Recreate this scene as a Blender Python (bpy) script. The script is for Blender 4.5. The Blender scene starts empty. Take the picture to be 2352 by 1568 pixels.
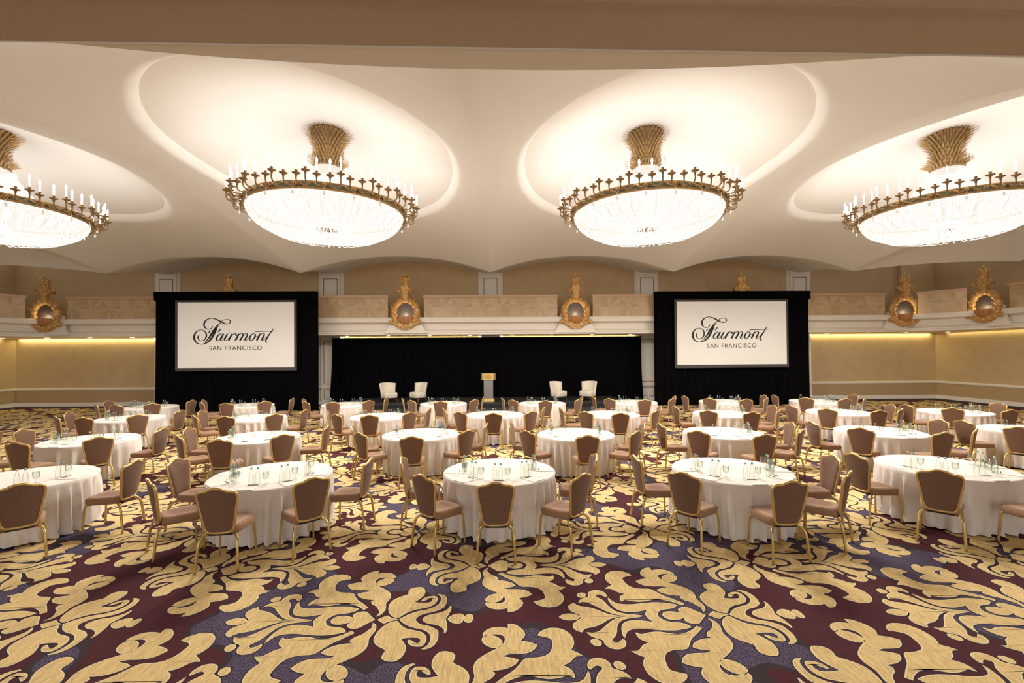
import bpy, bmesh, math, random
from math import sin, cos, pi, radians, sqrt, atan2, hypot
from mathutils import Matrix, Vector

# ------------------------------------------------------------------ camera
scene = bpy.context.scene
C = scene.collection
CAM_H = 2.526
cam_data = bpy.data.cameras.new('camera')
cam_data.sensor_width = 36.0
cam_data.lens = 1051.3 / 2352 * 36.0
cam_data.shift_y = 18.9 / 2352
cam_data.clip_start = 0.05
cam_data.clip_end = 200
cam = bpy.data.objects.new('camera', cam_data)
C.objects.link(cam)
Rm = (Matrix.Rotation(-0.022, 4, 'Z') @ Matrix.Rotation(pi / 2 + radians(0.6), 4, 'X') @ Matrix.Rotation(-0.00714, 4, 'Z'))
cam.matrix_world = Matrix.Translation((0, 0, CAM_H)) @ Rm
scene.camera = cam

# ------------------------------------------------------------------ light, exposure
scene.view_settings.view_transform = 'Standard'
scene.view_settings.look = 'None'
scene.view_settings.gamma = 1.0
scene.view_settings.use_curve_mapping = False
scene.view_settings.exposure = 0.35
world = bpy.data.worlds.new('world')
scene.world = world
world.use_nodes = True
wb = world.node_tree.nodes['Background']
wb.inputs[0].default_value = (1.0, 0.98, 0.96, 1)
wb.inputs[1].default_value = 1.3
BASKET_E = 1.3       # crystal strand glow
BULB_W = 620.0       # one of six bulbs inside each basket
CANDLE_W = 9.0       # one of eight candle clusters per chandelier
COVE_W = 5.5        # cove strip light per metre

random.seed(7)

# ------------------------------------------------------------------ helpers
def tag(o, label=None, cat=None, group=None, kind=None):
    if label: o['label'] = label
    if cat: o['category'] = cat
    if group: o['group'] = group
    if kind: o['kind'] = kind
    return o

def thing(name, label, cat, loc=(0, 0, 0), rz=0, group=None):
    o = bpy.data.objects.new(name, None)
    o.empty_display_size = 0.1
    C.objects.link(o)
    o.location = loc
    o.rotation_euler = (0, 0, rz)
    return tag(o, label, cat, group)

def copy_tree(o, parent=None):
    c = o.copy()
    C.objects.link(c)
    c.parent = parent
    for ch in list(o.children):
        copy_tree(ch, c)
    return c

class MB:
    """collects vertices and faces for ONE mesh object"""
    def __init__(s):
        s.v = []; s.f = []; s.m = []; s.sm = []
    def add(s, vs, fs, mi=0, smooth=False):
        o = len(s.v)
        s.v += [tuple(p) for p in vs]
        for f in fs:
            s.f.append(tuple(i + o for i in f)); s.m.append(mi); s.sm.append(smooth)
    def box(s, x0, x1, y0, y1, z0, z1, mi=0):
        vs = [(x0, y0, z0), (x1, y0, z0), (x1, y1, z0), (x0, y1, z0), (x0, y0, z1), (x1, y0, z1), (x1, y1, z1), (x0, y1, z1)]
        s.add(vs, [(0, 3, 2, 1), (4, 5, 6, 7), (0, 1, 5, 4), (1, 2, 6, 5), (2, 3, 7, 6), (3, 0, 4, 7)], mi)
    def lathe(s, prof, n=24, cx=0, cy=0, mi=0, smooth=True, rf=None, caps=True):
        vs = []; fs = []
        for r, z in prof:
            for k in range(n):
                a = 2 * pi * k / n
                rr = r if rf is None else r * rf(a, z)
                vs.append((cx + rr * cos(a), cy + rr * sin(a), z))
        for i in range(len(prof) - 1):
            for k in range(n):
                k2 = (k + 1) % n
                fs.append((i * n + k, i * n + k2, (i + 1) * n + k2, (i + 1) * n + k))
        if caps:
            fs.append(tuple(range(n))[::-1])
            fs.append(tuple((len(prof) - 1) * n + k for k in range(n)))
        s.add(vs, fs, mi, smooth)
    def tube(s, pts, rad, n=8, mi=0, flat=1.0, caps=True, up=None):
        pts = [Vector(p) for p in pts]
        if not isinstance(rad, (list, tuple)): rad = [rad] * len(pts)
        N = len(pts); vs = []
        prev = None
        for i, p in enumerate(pts):
            t = (pts[min(i + 1, N - 1)] - pts[max(i - 1, 0)])
            if t.length < 1e-9: t = Vector((0, 0, 1))
            t.normalize()
            if prev is None:
                a = Vector(up) if up else (Vector((0, 0, 1)) if abs(t.z) < 0.9 else Vector((1, 0, 0)))
                u = t.cross(a)
                if u.length < 1e-6: u = t.cross(Vector((0, 1, 0)))
                u.normalize()
            else:
                u = prev - t * prev.dot(t)
                u.normalize()
            prev = u
            w = t.cross(u)
            for k in range(n):
                a = 2 * pi * (k + .5) / n
                vs.append(p + u * (cos(a) * rad[i]) + w * (sin(a) * rad[i] * flat))
        fs = []
        for i in range(N - 1):
            for k in range(n):
                k2 = (k + 1) % n
                fs.append((i * n + k, (i + 1) * n + k, (i + 1) * n + k2, i * n + k2))
        if caps:
            fs.append(tuple(range(n)))
            fs.append(tuple((N - 1) * n + k for k in range(n))[::-1])
        s.add(vs, fs, mi, n > 5)
    def loop(s, pts, rx, ry, n=6, mi=0):
        """closed tube along pts; rx in the outward direction in-plane, ry along plane normal"""
        P = [Vector(p) for p in pts]; N = len(P)
        cen = sum(P, Vector()) / N
        nor = Vector()
        for i in range(N): nor += (P[i] - cen).cross(P[(i + 1) % N] - cen)
        nor.normalize()
        vs = []
        for i in range(N):
            t = (P[(i + 1) % N] - P[i - 1]).normalized()
            u = t.cross(nor).normalized()
            for k in range(n):
                a = 2 * pi * (k + .5) / n
                vs.append(P[i] + u * cos(a) * rx + nor * sin(a) * ry)
        fs = []
        for i in range(N):
            j = (i + 1) % N
            for k in range(n):
                k2 = (k + 1) % n
                fs.append((i * n + k, i * n + k2, j * n + k2, j * n + k))
        s.add(vs, fs, mi, True)
    def prism(s, outline, y0, y1, mi=0, smooth=False):
        """outline in (x,z), extruded along y"""
        n = len(outline)
        vs = [(x, y0, z) for x, z in outline] + [(x, y1, z) for x, z in outline]
        fs = [tuple(range(n)), tuple(range(n, 2 * n))[::-1]] + [(i, i + n, (i + 1) % n + n, (i + 1) % n) for i in range(n)]
        s.add(vs, fs, mi, smooth)
    def sphere(s, c, r, n=10, mi=0, sz=1.0):
        prof = []
        m = max(4, n // 2)
        vs = [(c[0], c[1], c[2] - r * sz)]; fs = []
        for i in range(1, m):
            a = -pi / 2 + pi * i / m
            for k in range(n):
                b = 2 * pi * k / n
                vs.append((c[0] + r * cos(a) * cos(b), c[1] + r * cos(a) * sin(b), c[2] + r * sin(a) * sz))
        vs.append((c[0], c[1], c[2] + r * sz))
        for k in range(n):
            k2 = (k + 1) % n
            fs.append((0, 1 + k2, 1 + k))
            for i in range(m - 2):
                fs.append((1 + i * n + k, 1 + i * n + k2, 1 + (i + 1) * n + k2, 1 + (i + 1) * n + k))
            fs.append((1 + (m - 2) * n + k, 1 + (m - 2) * n + k2, len(vs) - 1))
        s.add(vs, fs, mi, True)
    def build(s, name, mats, parent=None, kind=None):
        me = bpy.data.meshes.new(name)
        me.from_pydata(s.v, [], s.f)
        if not isinstance(mats, (list, tuple)): mats = [mats]
        for m in mats: me.materials.append(m)
        me.polygons.foreach_set('material_index', s.m)
        me.polygons.foreach_set('use_smooth', s.sm)
        bm = bmesh.new(); bm.from_mesh(me)
        bmesh.ops.recalc_face_normals(bm, faces=bm.faces)
        bm.to_mesh(me); bm.free()
        me.update()
        o = bpy.data.objects.new(name, me)
        C.objects.link(o)
        if parent: o.parent = parent
        if kind: o['kind'] = kind
        return o

def catmull(pts, n=4, closed=False):
    out = []; N = len(pts)
    def g(i): return pts[i % N] if closed else pts[min(max(i, 0), N - 1)]
    for i in range(N if closed else N - 1):
        p0, p1, p2, p3 = g(i - 1), g(i), g(i + 1), g(i + 2)
        for k in range(n):
            t = k / n
            out.append(tuple(.5 * (2 * b + (c - a) * t + (2 * a - 5 * b + 4 * c - d) * t * t + (3 * b - a - 3 * c + d) * t ** 3)
                             for a, b, c, d in zip(p0, p1, p2, p3)))
    if not closed: out.append(tuple(pts[-1]))
    return out

# ------------------------------------------------------------------ materials
def lin(c):
    if isinstance(c, str):
        c = tuple(int(c[i:i + 2], 16) / 255 for i in (0, 2, 4))
    return tuple((x / 12.92 if x <= .04045 else ((x + .055) / 1.055) ** 2.4) for x in c) + (1,)

def mat(name, col, rough=.6, metal=0, spec=.5, emit=None, es=0, sheen=0):
    m = bpy.data.materials.new(name); m.use_nodes = True
    b = m.node_tree.nodes['Principled BSDF']
    b.inputs['Base Color'].default_value = lin(col)
    b.inputs['Roughness'].default_value = rough
    b.inputs['Metallic'].default_value = metal
    b.inputs['Specular IOR Level'].default_value = spec
    if sheen: b.inputs['Sheen Weight'].default_value = sheen
    if emit:
        b.inputs['Emission Color'].default_value = lin(emit)
        b.inputs['Emission Strength'].default_value = es
    return m

def nodes(m):
    nt = m.node_tree
    return nt, nt.nodes, nt.links, nt.nodes['Principled BSDF']

def math_node(nt, op, a, b=None, c=None):
    n = nt.nodes.new('ShaderNodeMath'); n.operation = op
    for i, x in enumerate((a, b, c)):
        if x is None: continue
        if isinstance(x, (int, float)): n.inputs[i].default_value = x
        else: nt.links.new(x, n.inputs[i])
    return n.outputs[0]

def ramp(nt, fac, stops, interp='LINEAR'):
    r = nt.nodes.new('ShaderNodeValToRGB')
    r.color_ramp.interpolation = interp
    e = r.color_ramp.elements
    while len(e) < len(stops): e.new(.5)
    for el, (p, c) in zip(e, stops):
        el.position = p; el.color = lin(c)
    nt.links.new(fac, r.inputs[0])
    return r.outputs[0]

def noise(nt, vec, scale, detail=3, rough=.5):
    n = nt.nodes.new('ShaderNodeTexNoise')
    n.inputs['Scale'].default_value = scale
    n.inputs['Detail'].default_value = detail
    n.inputs['Roughness'].default_value = rough
    if vec is not None: nt.links.new(vec, n.inputs['Vector'])
    return n.outputs['Fac']

def bump(nt, h, b, strength=.2, dist=.01):
    n = nt.nodes.new('ShaderNodeBump')
    n.inputs['Strength'].default_value = strength
    n.inputs['Distance'].default_value = dist
    nt.links.new(h, n.inputs['Height'])
    nt.links.new(n.outputs[0], b.inputs['Normal'])

def objco(nt, scale=None):
    t = nt.nodes.new('ShaderNodeTexCoord')
    o = t.outputs['Object']
    if scale:
        mp = nt.nodes.new('ShaderNodeMapping')
        mp.inputs['Scale'].default_value = scale
        nt.links.new(o, mp.inputs[0]); o = mp.outputs[0]
    return o

M = {}
# ceiling plaster
m = M['ceiling'] = mat('ceiling_plaster', 'e6e4e2', .75, spec=.2)
nt, N, L, b = nodes(m)
bump(nt, noise(nt, objco(nt), 60, 2), b, .35, .01)
m = M['white_trim'] = mat('white_trim', 'e6dccd', .5)
m = M['crescent'] = mat('crescent_paint', 'cbbfb0', .6)
m = M['soffit'] = mat('soffit_gloss', '9f8872', .35)
nt, N, L, b = nodes(m)
bump(nt, noise(nt, objco(nt, (1, 3, 1)), 30, 3), b, .5, .02)
m = M['redline'] = mat('brown_inlay_line', '8a5a44', .6)
# wallpaper with a faint damask figure
def wallpaper(name, c0, c1):
    m = mat(name, c0, .55, spec=.3)
    nt, N, L, b = nodes(m)
    co = objco(nt)
    v = N.new('ShaderNodeTexVoronoi'); v.inputs['Scale'].default_value = 2.2
    mp = N.new('ShaderNodeMapping'); mp.inputs['Scale'].default_value = (1, 1, .75)
    L.new(co, mp.inputs[0])
    n2 = N.new('ShaderNodeTexNoise'); n2.inputs['Scale'].default_value = 6; L.new(mp.outputs[0], n2.inputs['Vector'])
    ad = N.new('ShaderNodeMixRGB'); ad.blend_type = 'LINEAR_LIGHT'; ad.inputs[0].default_value = .12
    L.new(mp.outputs[0], ad.inputs[1]); L.new(n2.outputs['Color'], ad.inputs[2])
    L.new(ad.outputs[0], v.inputs['Vector'])
    f = math_node(nt, 'MULTIPLY', v.outputs['Distance'], noise(nt, mp.outputs[0], 9, 4, .6))
    L.new(ramp(nt, f, [(.08, c0), (.34, c1)]), b.inputs['Base Color'])
    return m
M['wallpaper'] = wallpaper('damask_wallpaper', 'bca17b', 'c2a780')
M['wallpaper_upper'] = wallpaper('upper_wall_panel', 'c3a67c', 'c9ac82')
M['dado'] = mat('dado_paint', 'b1946c', .6)

# carpet
m = M['carpet'] = mat('carpet_ground', '5a2c30', .95, spec=.1)
nt, N, L, b = nodes(m)
co = objco(nt)
big = noise(nt, co, .75, 1.5, .45)
fine = noise(nt, co, 90, 2, .8)
heather = ramp(nt, fine, [(.36, '2b2430'), (.5, '493e50'), (.64, '776a80')])
maroon = ramp(nt, noise(nt, co, 25, 2), [(.3, '452228'), (.7, '51292d')])
zone = ramp(nt, big, [(.50, '000000'), (.535, 'ffffff')], 'CONSTANT')
edge = ramp(nt, big, [(.50, '000000'), (.515, 'ffffff')], 'CONSTANT')
mx = N.new('ShaderNodeMixRGB'); L.new(edge, mx.inputs[0]); L.new(maroon, mx.inputs[1]); mx.inputs[2].default_value = lin('3b3033')
mx2 = N.new('ShaderNodeMixRGB'); L.new(zone, mx2.inputs[0]); L.new(mx.outputs[0], mx2.inputs[1]); L.new(heather, mx2.inputs[2])
L.new(mx2.outputs[0], b.inputs['Base Color'])
m = M['carpet_gold'] = mat('carpet_gold', 'd0ad6c', .95, spec=.1)
nt, N, L, b = nodes(m)
co = objco(nt, (14, 2.2, 1))
st = noise(nt, co, 3.0, 4, .7)
fi = noise(nt, objco(nt), 110, 2, .8)
f = math_node(nt, 'ADD', math_node(nt, 'MULTIPLY', st, .6), math_node(nt, 'MULTIPLY', fi, .4))
L.new(ramp(nt, f, [(.38, 'b4967a'), (.5, 'd2b57a'), (.62, 'dfc98e')]), b.inputs['Base Color'])
m = M['carpet_rim'] = mat('carpet_rim', 'e0cd9c', .95, spec=.1)
m = M['carpet_outline'] = mat('carpet_outline', '37303a', .95, spec=.1)
M['carpet_border'] = mat('carpet_border', '3c3340', .95, spec=.1)

# fabrics
def weave(name, c0, c1, c2, sc=1.0):
    m = mat(name, c0, .85, spec=.15, sheen=.15)
    nt, N, L, b = nodes(m)
    co = objco(nt, (1, 1, 1))
    w = N.new('ShaderNodeTexWave'); w.bands_direction = 'Z'; w.inputs['Scale'].default_value = 30 * sc
    w.inputs['Distortion'].default_value = 3.5; w.inputs['Detail'].default_value = 3; w.inputs['Detail Scale'].default_value = 3
    L.new(co, w.inputs['Vector'])
    f = math_node(nt, 'ADD', math_node(nt, 'MULTIPLY', w.outputs['Fac'], .5), math_node(nt, 'MULTIPLY', noise(nt, co, 140, 2, .8), .5))
    L.new(ramp(nt, f, [(.2, c0), (.5, c1), (.85, c2)]), b.inputs['Base Color'])
    return m
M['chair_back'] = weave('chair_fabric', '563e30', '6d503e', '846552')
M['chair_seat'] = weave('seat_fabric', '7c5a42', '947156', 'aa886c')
M['gold_frame'] = mat('gold_frame', 'cca869', .38, .6)
M['gold_leg'] = mat('gold_leg', 'c7a865', .3, .65)
M['black_part'] = mat('black_bracket', '1d1410', .6)
m = M['cloth'] = mat('white_linen', 'dfd5cb', .8, spec=.2, sheen=.1)
m = M['velour'] = mat('black_velour', '060507', .95, spec=.06)
nt, N, L, b = nodes(m)
bump(nt, noise(nt, objco(nt, (4, 4, .3)), 4, 3), b, .5, .05)
M['black_pole'] = mat('black_pole', '060607', .9, spec=.05)
M['stage_top'] = mat('stage_top', '2a2928', .6)
M['stage_skirt'] = mat('stage_skirt', '151314', .9)
M['screen'] = mat('screen_white', 'cdc6bc', .8, spec=.1, emit='e0dace', es=.2)
M['screen_frame'] = mat('screen_frame', '3c3735', .6)
M['ink'] = mat('logo_ink', '060404', .6)
M['boucle'] = mat('cream_upholstery', 'cdc1ae', .85, sheen=.2)
M['walnut'] = mat('walnut_leg', '7c4426', .45)
M['steel'] = mat('brushed_steel', '8b8583', .35, .6)
M['brass'] = mat('polished_brass', 'ecd07e', .3, .5)
M['gilt'] = mat('gilt_plaster', 'b98244', .42, .2)
nt, N, L, b = nodes(M['gilt'])
L.new(ramp(nt, noise(nt, objco(nt), 7, 3), [(.3, 'b08148'), (.5, 'c8995a'), (.7, 'dcb87c')]), b.inputs['Base Color'])
M['gilt_dark'] = mat('gilt_shell', 'b27c48', .45, .15)
M['mirror_dark'] = mat('dark_mirror', '4c413b', .4, .0)
M['lamp_glow'] = mat('lamp_glow', 'fff0d0', .5, emit='ffe8bd', es=5)
M['disc_glow'] = mat('downlight_glow', 'fff6e0', .5, emit='fff3cf', es=4)
M['bulb'] = mat('candle_bulb', 'ffffff', .4, emit='fff4e2', es=26)
M['candle'] = mat('candle_tube', 'fff8ee', .5, emit='fff2e0', es=.7)
M['bronze'] = mat('aged_bronze', '8e7350', .4, .6)
M['bronze_gold'] = mat('bronze_gilt', 'b08f5e', .4, .5)
M['green_band'] = mat('green_enamel', '6f7c66', .5)
m = M['crystal'] = mat('crystal_strands', 'f4eee8', .3, emit='fff0e2', es=BASKET_E)
nt, N, L, b = nodes(m)
co = objco(nt)
sep = N.new('ShaderNodeSeparateXYZ'); L.new(co, sep.inputs[0])
ang = math_node(nt, 'ARCTAN2', sep.outputs['Y'], sep.outputs['X'])
sa = math_node(nt, 'SINE', math_node(nt, 'MULTIPLY', ang, 180))
rad = math_node(nt, 'SQRT', math_node(nt, 'ADD', math_node(nt, 'MULTIPLY', sep.outputs['X'], sep.outputs['X']), math_node(nt, 'MULTIPLY', sep.outputs['Y'], sep.outputs['Y'])))
sb = math_node(nt, 'SINE', math_node(nt, 'MULTIPLY', math_node(nt, 'SUBTRACT', rad, sep.outputs['Z']), 130))
pt = math_node(nt, 'MULTIPLY', math_node(nt, 'ADD', sa, 1), math_node(nt, 'ADD', sb, 1))
cv = N.new('ShaderNodeCombineXYZ'); L.new(math_node(nt, 'MULTIPLY', ang, 22), cv.inputs[0]); L.new(math_node(nt, 'MULTIPLY', math_node(nt, 'SUBTRACT', rad, sep.outputs['Z']), 1.6), cv.inputs[1])
ns = noise(nt, cv.outputs[0], 1.6, 3, .6)
k = math_node(nt, 'ADD', math_node(nt, 'MULTIPLY', pt, .12), math_node(nt, 'MULTIPLY', ns, .5))
kk = N.new('ShaderNodeMapRange'); L.new(k, kk.inputs[0])
kk.inputs[1].default_value = .2; kk.inputs[2].default_value = .65; kk.inputs[3].default_value = BASKET_E * .55; kk.inputs[4].default_value = BASKET_E * 1.05
em = N.new('ShaderNodeEmission'); em.inputs[0].default_value = lin('fff4ea'); L.new(kk.outputs[0], em.inputs[1])
tr = N.new('ShaderNodeBsdfTransparent'); msh = N.new('ShaderNodeMixShader'); msh.inputs[0].default_value = .72
L.new(tr.outputs[0], msh.inputs[1]); L.new(em.outputs[0], msh.inputs[2])
L.new(msh.outputs[0], N['Material Output'].inputs['Surface'])
M['crystal_drop'] = mat('crystal_drop', 'f2ece4', .1, spec=1, emit='fff4ea', es=.12)

def glass(name, tint, alpha):
    m = bpy.data.materials.new(name); m.use_nodes = True
    nt = m.node_tree; nt.nodes.clear()
    o = nt.nodes.new('ShaderNodeOutputMaterial')
    tr = nt.nodes.new('ShaderNodeBsdfTransparent')
    lw2 = nt.nodes.new('ShaderNodeLayerWeight'); lw2.inputs[0].default_value = .5
    nt.links.new(ramp(nt, lw2.outputs['Facing'], [(.35, tint), (.95, 'b0c2ba')]), tr.inputs[0])
    gl = nt.nodes.new('ShaderNodeBsdfGlossy'); gl.inputs['Roughness'].default_value = .08
    gl.inputs[0].default_value = (.95, .97, .96, 1)
    lw = nt.nodes.new('ShaderNodeLayerWeight'); lw.inputs[0].default_value = .35
    mx = nt.nodes.new('ShaderNodeMixShader')
    f = math_node(nt, 'ADD', math_node(nt, 'MULTIPLY', lw.outputs['Facing'], .38), alpha)
    nt.links.new(f, mx.inputs[0]); nt.links.new(tr.outputs[0], mx.inputs[1]); nt.links.new(gl.outputs[0], mx.inputs[2])
    nt.links.new(mx.outputs[0], o.inputs[0])
    return m
M['glass'] = glass('clear_glass', 'f8faf7', .03)
M['cap_teal'] = mat('teal_cap', '63aaa0', .4)
M['cap_rose'] = mat('rose_cap', 'c9b2a8', .4)
M['paper'] = mat('notepad_paper', 'e4dbd1', .8)
M['pen'] = mat('dark_pen', '3a3330', .4)
# marquetry: sunburst veneer squares, .94 m apart
m = M['veneer'] = mat('veneer', 'b99a72', .4)
nt, N, L, b = nodes(m)
co = objco(nt)
sp = N.new('ShaderNodeSeparateXYZ'); L.new(co, sp.inputs[0])
fx = math_node(nt, 'SUBTRACT', math_node(nt, 'PINGPONG', math_node(nt, 'ADD', sp.outputs['X'], .47), .47), 0)
cell = math_node(nt, 'FLOOR', math_node(nt, 'DIVIDE', sp.outputs['X'], .94))
lx = math_node(nt, 'SUBTRACT', math_node(nt, 'SUBTRACT', sp.outputs['X'], math_node(nt, 'MULTIPLY', cell, .94)), .47)
an = math_node(nt, 'ARCTAN2', sp.outputs['Z'], lx)
wd = math_node(nt, 'FLOOR', math_node(nt, 'MULTIPLY', an, 16 / (2 * pi)))
wn = N.new('ShaderNodeTexWhiteNoise'); wn.noise_dimensions = '1D'
L.new(math_node(nt, 'ADD', wd, math_node(nt, 'MULTIPLY', cell, 37.0)), wn.inputs['W'])
f = math_node(nt, 'ADD', math_node(nt, 'MULTIPLY', wn.outputs['Value'], .8), math_node(nt, 'MULTIPLY', noise(nt, objco(nt, (8, 8, 8)), 3, 3), .2))
L.new(ramp(nt, f, [(.1, 'b79a74'), (.9, 'cdb28c')]), b.inputs['Base Color'])
M['stud'] = mat('brass_stud', 'f0d9a0', .4, .3)
M['veneer_mould'] = mat('veneer_moulding', 'c9a582', .4)

CARPET = [('F', [(-1.215, 0.393), (-1.226, 0.367), (-1.245, 0.349), (-1.269, 0.342), (-1.291, 0.350), (-1.305, 0.368), (-1.308, 0.394), (-1.298, 0.420), (-1.278, 0.439), (-1.254, 0.445), (-1.231, 0.438), (-1.217, 0.419)]),
 ('F', [(-0.248, 0.209), (-0.279, 0.239), (-0.333, 0.294), (-0.402, 0.358), (-0.448, 0.423), (-0.502, 0.498), (-0.610, 0.511), (-0.688, 0.543), (-0.731, 0.614), (-0.744, 0.704), (-0.738, 0.750), (-0.699, 0.777), (-0.624, 0.804), (-0.643, 0.853), (-0.705, 0.902), (-0.776, 0.917), (-0.856, 0.895), (-0.914, 0.828), (-0.936, 0.752), (-0.931, 0.670), (-0.895, 0.598), (-0.944, 0.564), (-0.989, 0.517), (-0.929, 0.513), (-0.894, 0.478), (-0.861, 0.437), (-0.804, 0.406), (-0.851, 0.372), (-0.876, 0.325), (-0.879, 0.270), (-0.869, 0.259), (-0.830, 0.285), (-0.754, 0.261), (-0.658, 0.252), (-0.532, 0.289), (-0.445, 0.280), (-0.368, 0.241), (-0.317, 0.202), (-0.287, 0.172)]),
 ('F', [(-0.131, 0.049), (-0.096, 0.076), (-0.077, 0.119), (-0.069, 0.184), (-0.092, 0.287), (-0.074, 0.385), (-0.094, 0.476), (-0.160, 0.553), (-0.248, 0.624), (-0.298, 0.670), (-0.325, 0.725), (-0.327, 0.781), (-0.299, 0.818), (-0.245, 0.831), (-0.176, 0.817), (-0.142, 0.788), (-0.129, 0.845), (-0.172, 0.910), (-0.237, 0.939), (-0.313, 0.936), (-0.356, 0.917), (-0.357, 0.991), (-0.422, 0.978), (-0.492, 0.899), (-0.512, 0.812), (-0.470, 0.736), (-0.554, 0.710), (-0.614, 0.671), (-0.582, 0.611), (-0.525, 0.567), (-0.442, 0.554), (-0.364, 0.552), (-0.310, 0.529), (-0.395, 0.508), (-0.445, 0.481), (-0.421, 0.430), (-0.353, 0.381), (-0.276, 0.359), (-0.219, 0.355), (-0.255, 0.327), (-0.227, 0.269), (-0.176, 0.230), (-0.140, 0.170), (-0.117, 0.119)]),
 ('F', [(-0.130, 0.728), (-0.159, 0.682), (-0.202, 0.650), (-0.249, 0.638), (-0.289, 0.651), (-0.309, 0.684), (-0.306, 0.730), (-0.279, 0.776), (-0.235, 0.810), (-0.186, 0.822), (-0.146, 0.809), (-0.125, 0.774)]),
 ('F', [(0.093, 0.025), (0.024, 0.054), (-0.023, 0.125), (-0.050, 0.214), (-0.046, 0.321), (0.012, 0.400), (0.091, 0.456), (0.086, 0.515), (0.094, 0.567), (0.148, 0.601), (0.218, 0.600), (0.260, 0.538), (0.269, 0.446), (0.246, 0.381), (0.194, 0.302), (0.262, 0.289), (0.338, 0.292), (0.366, 0.315), (0.369, 0.355), (0.341, 0.366), (0.276, 0.317), (0.258, 0.333), (0.281, 0.380), (0.330, 0.412), (0.397, 0.411), (0.423, 0.346), (0.410, 0.268), (0.361, 0.208), (0.290, 0.179), (0.212, 0.151), (0.145, 0.094)]),
 ('H', [(-1.330, 0.000), (-1.341, 0.029), (-1.372, 0.058), (-1.414, 0.100), (-1.431, 0.158), (-1.415, 0.210), (-1.362, 0.249), (-1.342, 0.216), (-1.306, 0.186), (-1.229, 0.163), (-1.143, 0.111), (-1.075, 0.054), (-0.997, 0.018), (-0.881, 0.000)]),
 ('H', [(-0.722, 0.000), (-0.786, 0.022), (-0.861, 0.034), (-0.933, 0.059), (-0.986, 0.102), (-1.020, 0.167), (-1.043, 0.250), (-1.072, 0.312), (-1.110, 0.355), (-1.108, 0.383), (-1.072, 0.396), (-1.036, 0.369), (-1.019, 0.350), (-1.000, 0.369), (-1.004, 0.422), (-1.036, 0.472), (-1.097, 0.491), (-1.157, 0.471), (-1.191, 0.417), (-1.196, 0.365), (-1.250, 0.337), (-1.293, 0.299), (-1.320, 0.241), (-1.272, 0.251), (-1.217, 0.240), (-1.174, 0.206), (-1.114, 0.137), (-1.048, 0.070), (-0.980, 0.025), (-0.869, 0.000)]),
 ('H', [(-0.588, 0.000), (-0.574, 0.040), (-0.542, 0.082), (-0.495, 0.103), (-0.410, 0.119), (-0.359, 0.151), (-0.336, 0.192), (-0.423, 0.222), (-0.524, 0.238), (-0.649, 0.229), (-0.768, 0.208), (-0.865, 0.210), (-0.933, 0.233), (-0.970, 0.287), (-0.995, 0.342), (-1.003, 0.287), (-0.989, 0.196), (-0.958, 0.123), (-0.904, 0.082), (-0.821, 0.067), (-0.748, 0.078), (-0.666, 0.101), (-0.699, 0.035), (-0.703, 0.000)]),
 ('H', [(0.109, 0.000), (0.124, 0.024), (0.192, 0.094), (0.280, 0.143), (0.347, 0.164), (0.410, 0.208), (0.449, 0.268), (0.456, 0.346), (0.439, 0.410), (0.400, 0.444), (0.427, 0.455), (0.493, 0.418), (0.523, 0.329), (0.514, 0.221), (0.494, 0.177), (0.419, 0.119), (0.342, 0.092), (0.296, 0.057), (0.266, 0.000)]),
 ('H', [(0.330, 0.000), (0.350, 0.042), (0.397, 0.077), (0.483, 0.104), (0.538, 0.147), (0.562, 0.191), (0.563, 0.221), (0.580, 0.223), (0.586, 0.161), (0.569, 0.060), (0.553, 0.000)]),
 ('H', [(-0.102, 0.000), (-0.025, 0.065), (0.016, 0.036), (0.103, 0.000)]),
 ('H', [(-0.542, 0.000), (-0.522, 0.047), (-0.491, 0.067), (-0.426, 0.073), (-0.371, 0.052), (-0.340, 0.040), (-0.360, 0.073), (-0.347, 0.115), (-0.290, 0.143), (-0.239, 0.131), (-0.179, 0.063), (-0.123, 0.000)]),
 ('H', [(-1.544, 0.000), (-1.499, 0.045), (-1.435, 0.058), (-1.374, 0.044), (-1.333, 0.000)]),
 ('H', [(0.569, 0.000), (0.619, 0.067), (0.684, 0.083), (0.720, 0.052), (0.715, 0.000)]),
 ('H', [(0.712, 0.000), (0.752, 0.065), (0.799, 0.065), (0.814, 0.000)])]
# ------------------------------------------------------------------ room
XL, XR, YB, YF = -25.1, 23.4, 24.2, -8.0
ZT = 7.9
ZS = 3.52          # underside of the balcony
BL = [-25.85, -17.4, -8.95, -0.5, 7.8, 16.05, 24.5]
CH_POS = [-13.1, -4.5, 3.85, 12.0]
CY = 12.0

def wall_mesh(name, x0, x1, y0, y1):
    mb = MB()
    for z0, z1, mi in ((0, .9, 1), (.9, ZS, 0), (ZS, ZT, 2)):
        mb.box(x0, x1, y0, y1, z0, z1, mi)
    return mb.build(name, [M['wallpaper'], M['dado'], M['wallpaper_upper']], kind='structure')
wall_mesh('wall_back', XL - .2, XR + .2, YB, YB + .2)
wall_mesh('wall_left', XL - .2, XL, YF, YB)
wall_mesh('wall_right', XR, XR + .2, YF, YB)

for nm, (x0, x1, y0, y1) in (('back', (XL, XR, YB - .025, YB)), ('left', (XL, XL + .025, YF, YB - .025)), ('right', (XR - .025, XR, YF, YB - .025))):
    mb = MB(); mb.box(x0, x1, y0, y1, 0, .17)
    e = .012
    mb.box(x0, x1, y0 + (e if nm == 'back' else 0), y1, .17, .2)
    mb.build('baseboard_' + nm, M['white_trim'], kind='structure')
mb = MB()
for z0, z1, d in ((.84, .88, .03), (.88, .93, .055), (.93, .955, .035)):
    mb.box(XL, XR, YB - d, YB, z0, z1)
    mb.box(XL, XL + d, YF, YB - d, z0, z1)
    mb.box(XR - d, XR, YF, YB - d, z0, z1)
mb.build('trim_1', M['white_trim'], kind='structure')

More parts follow.
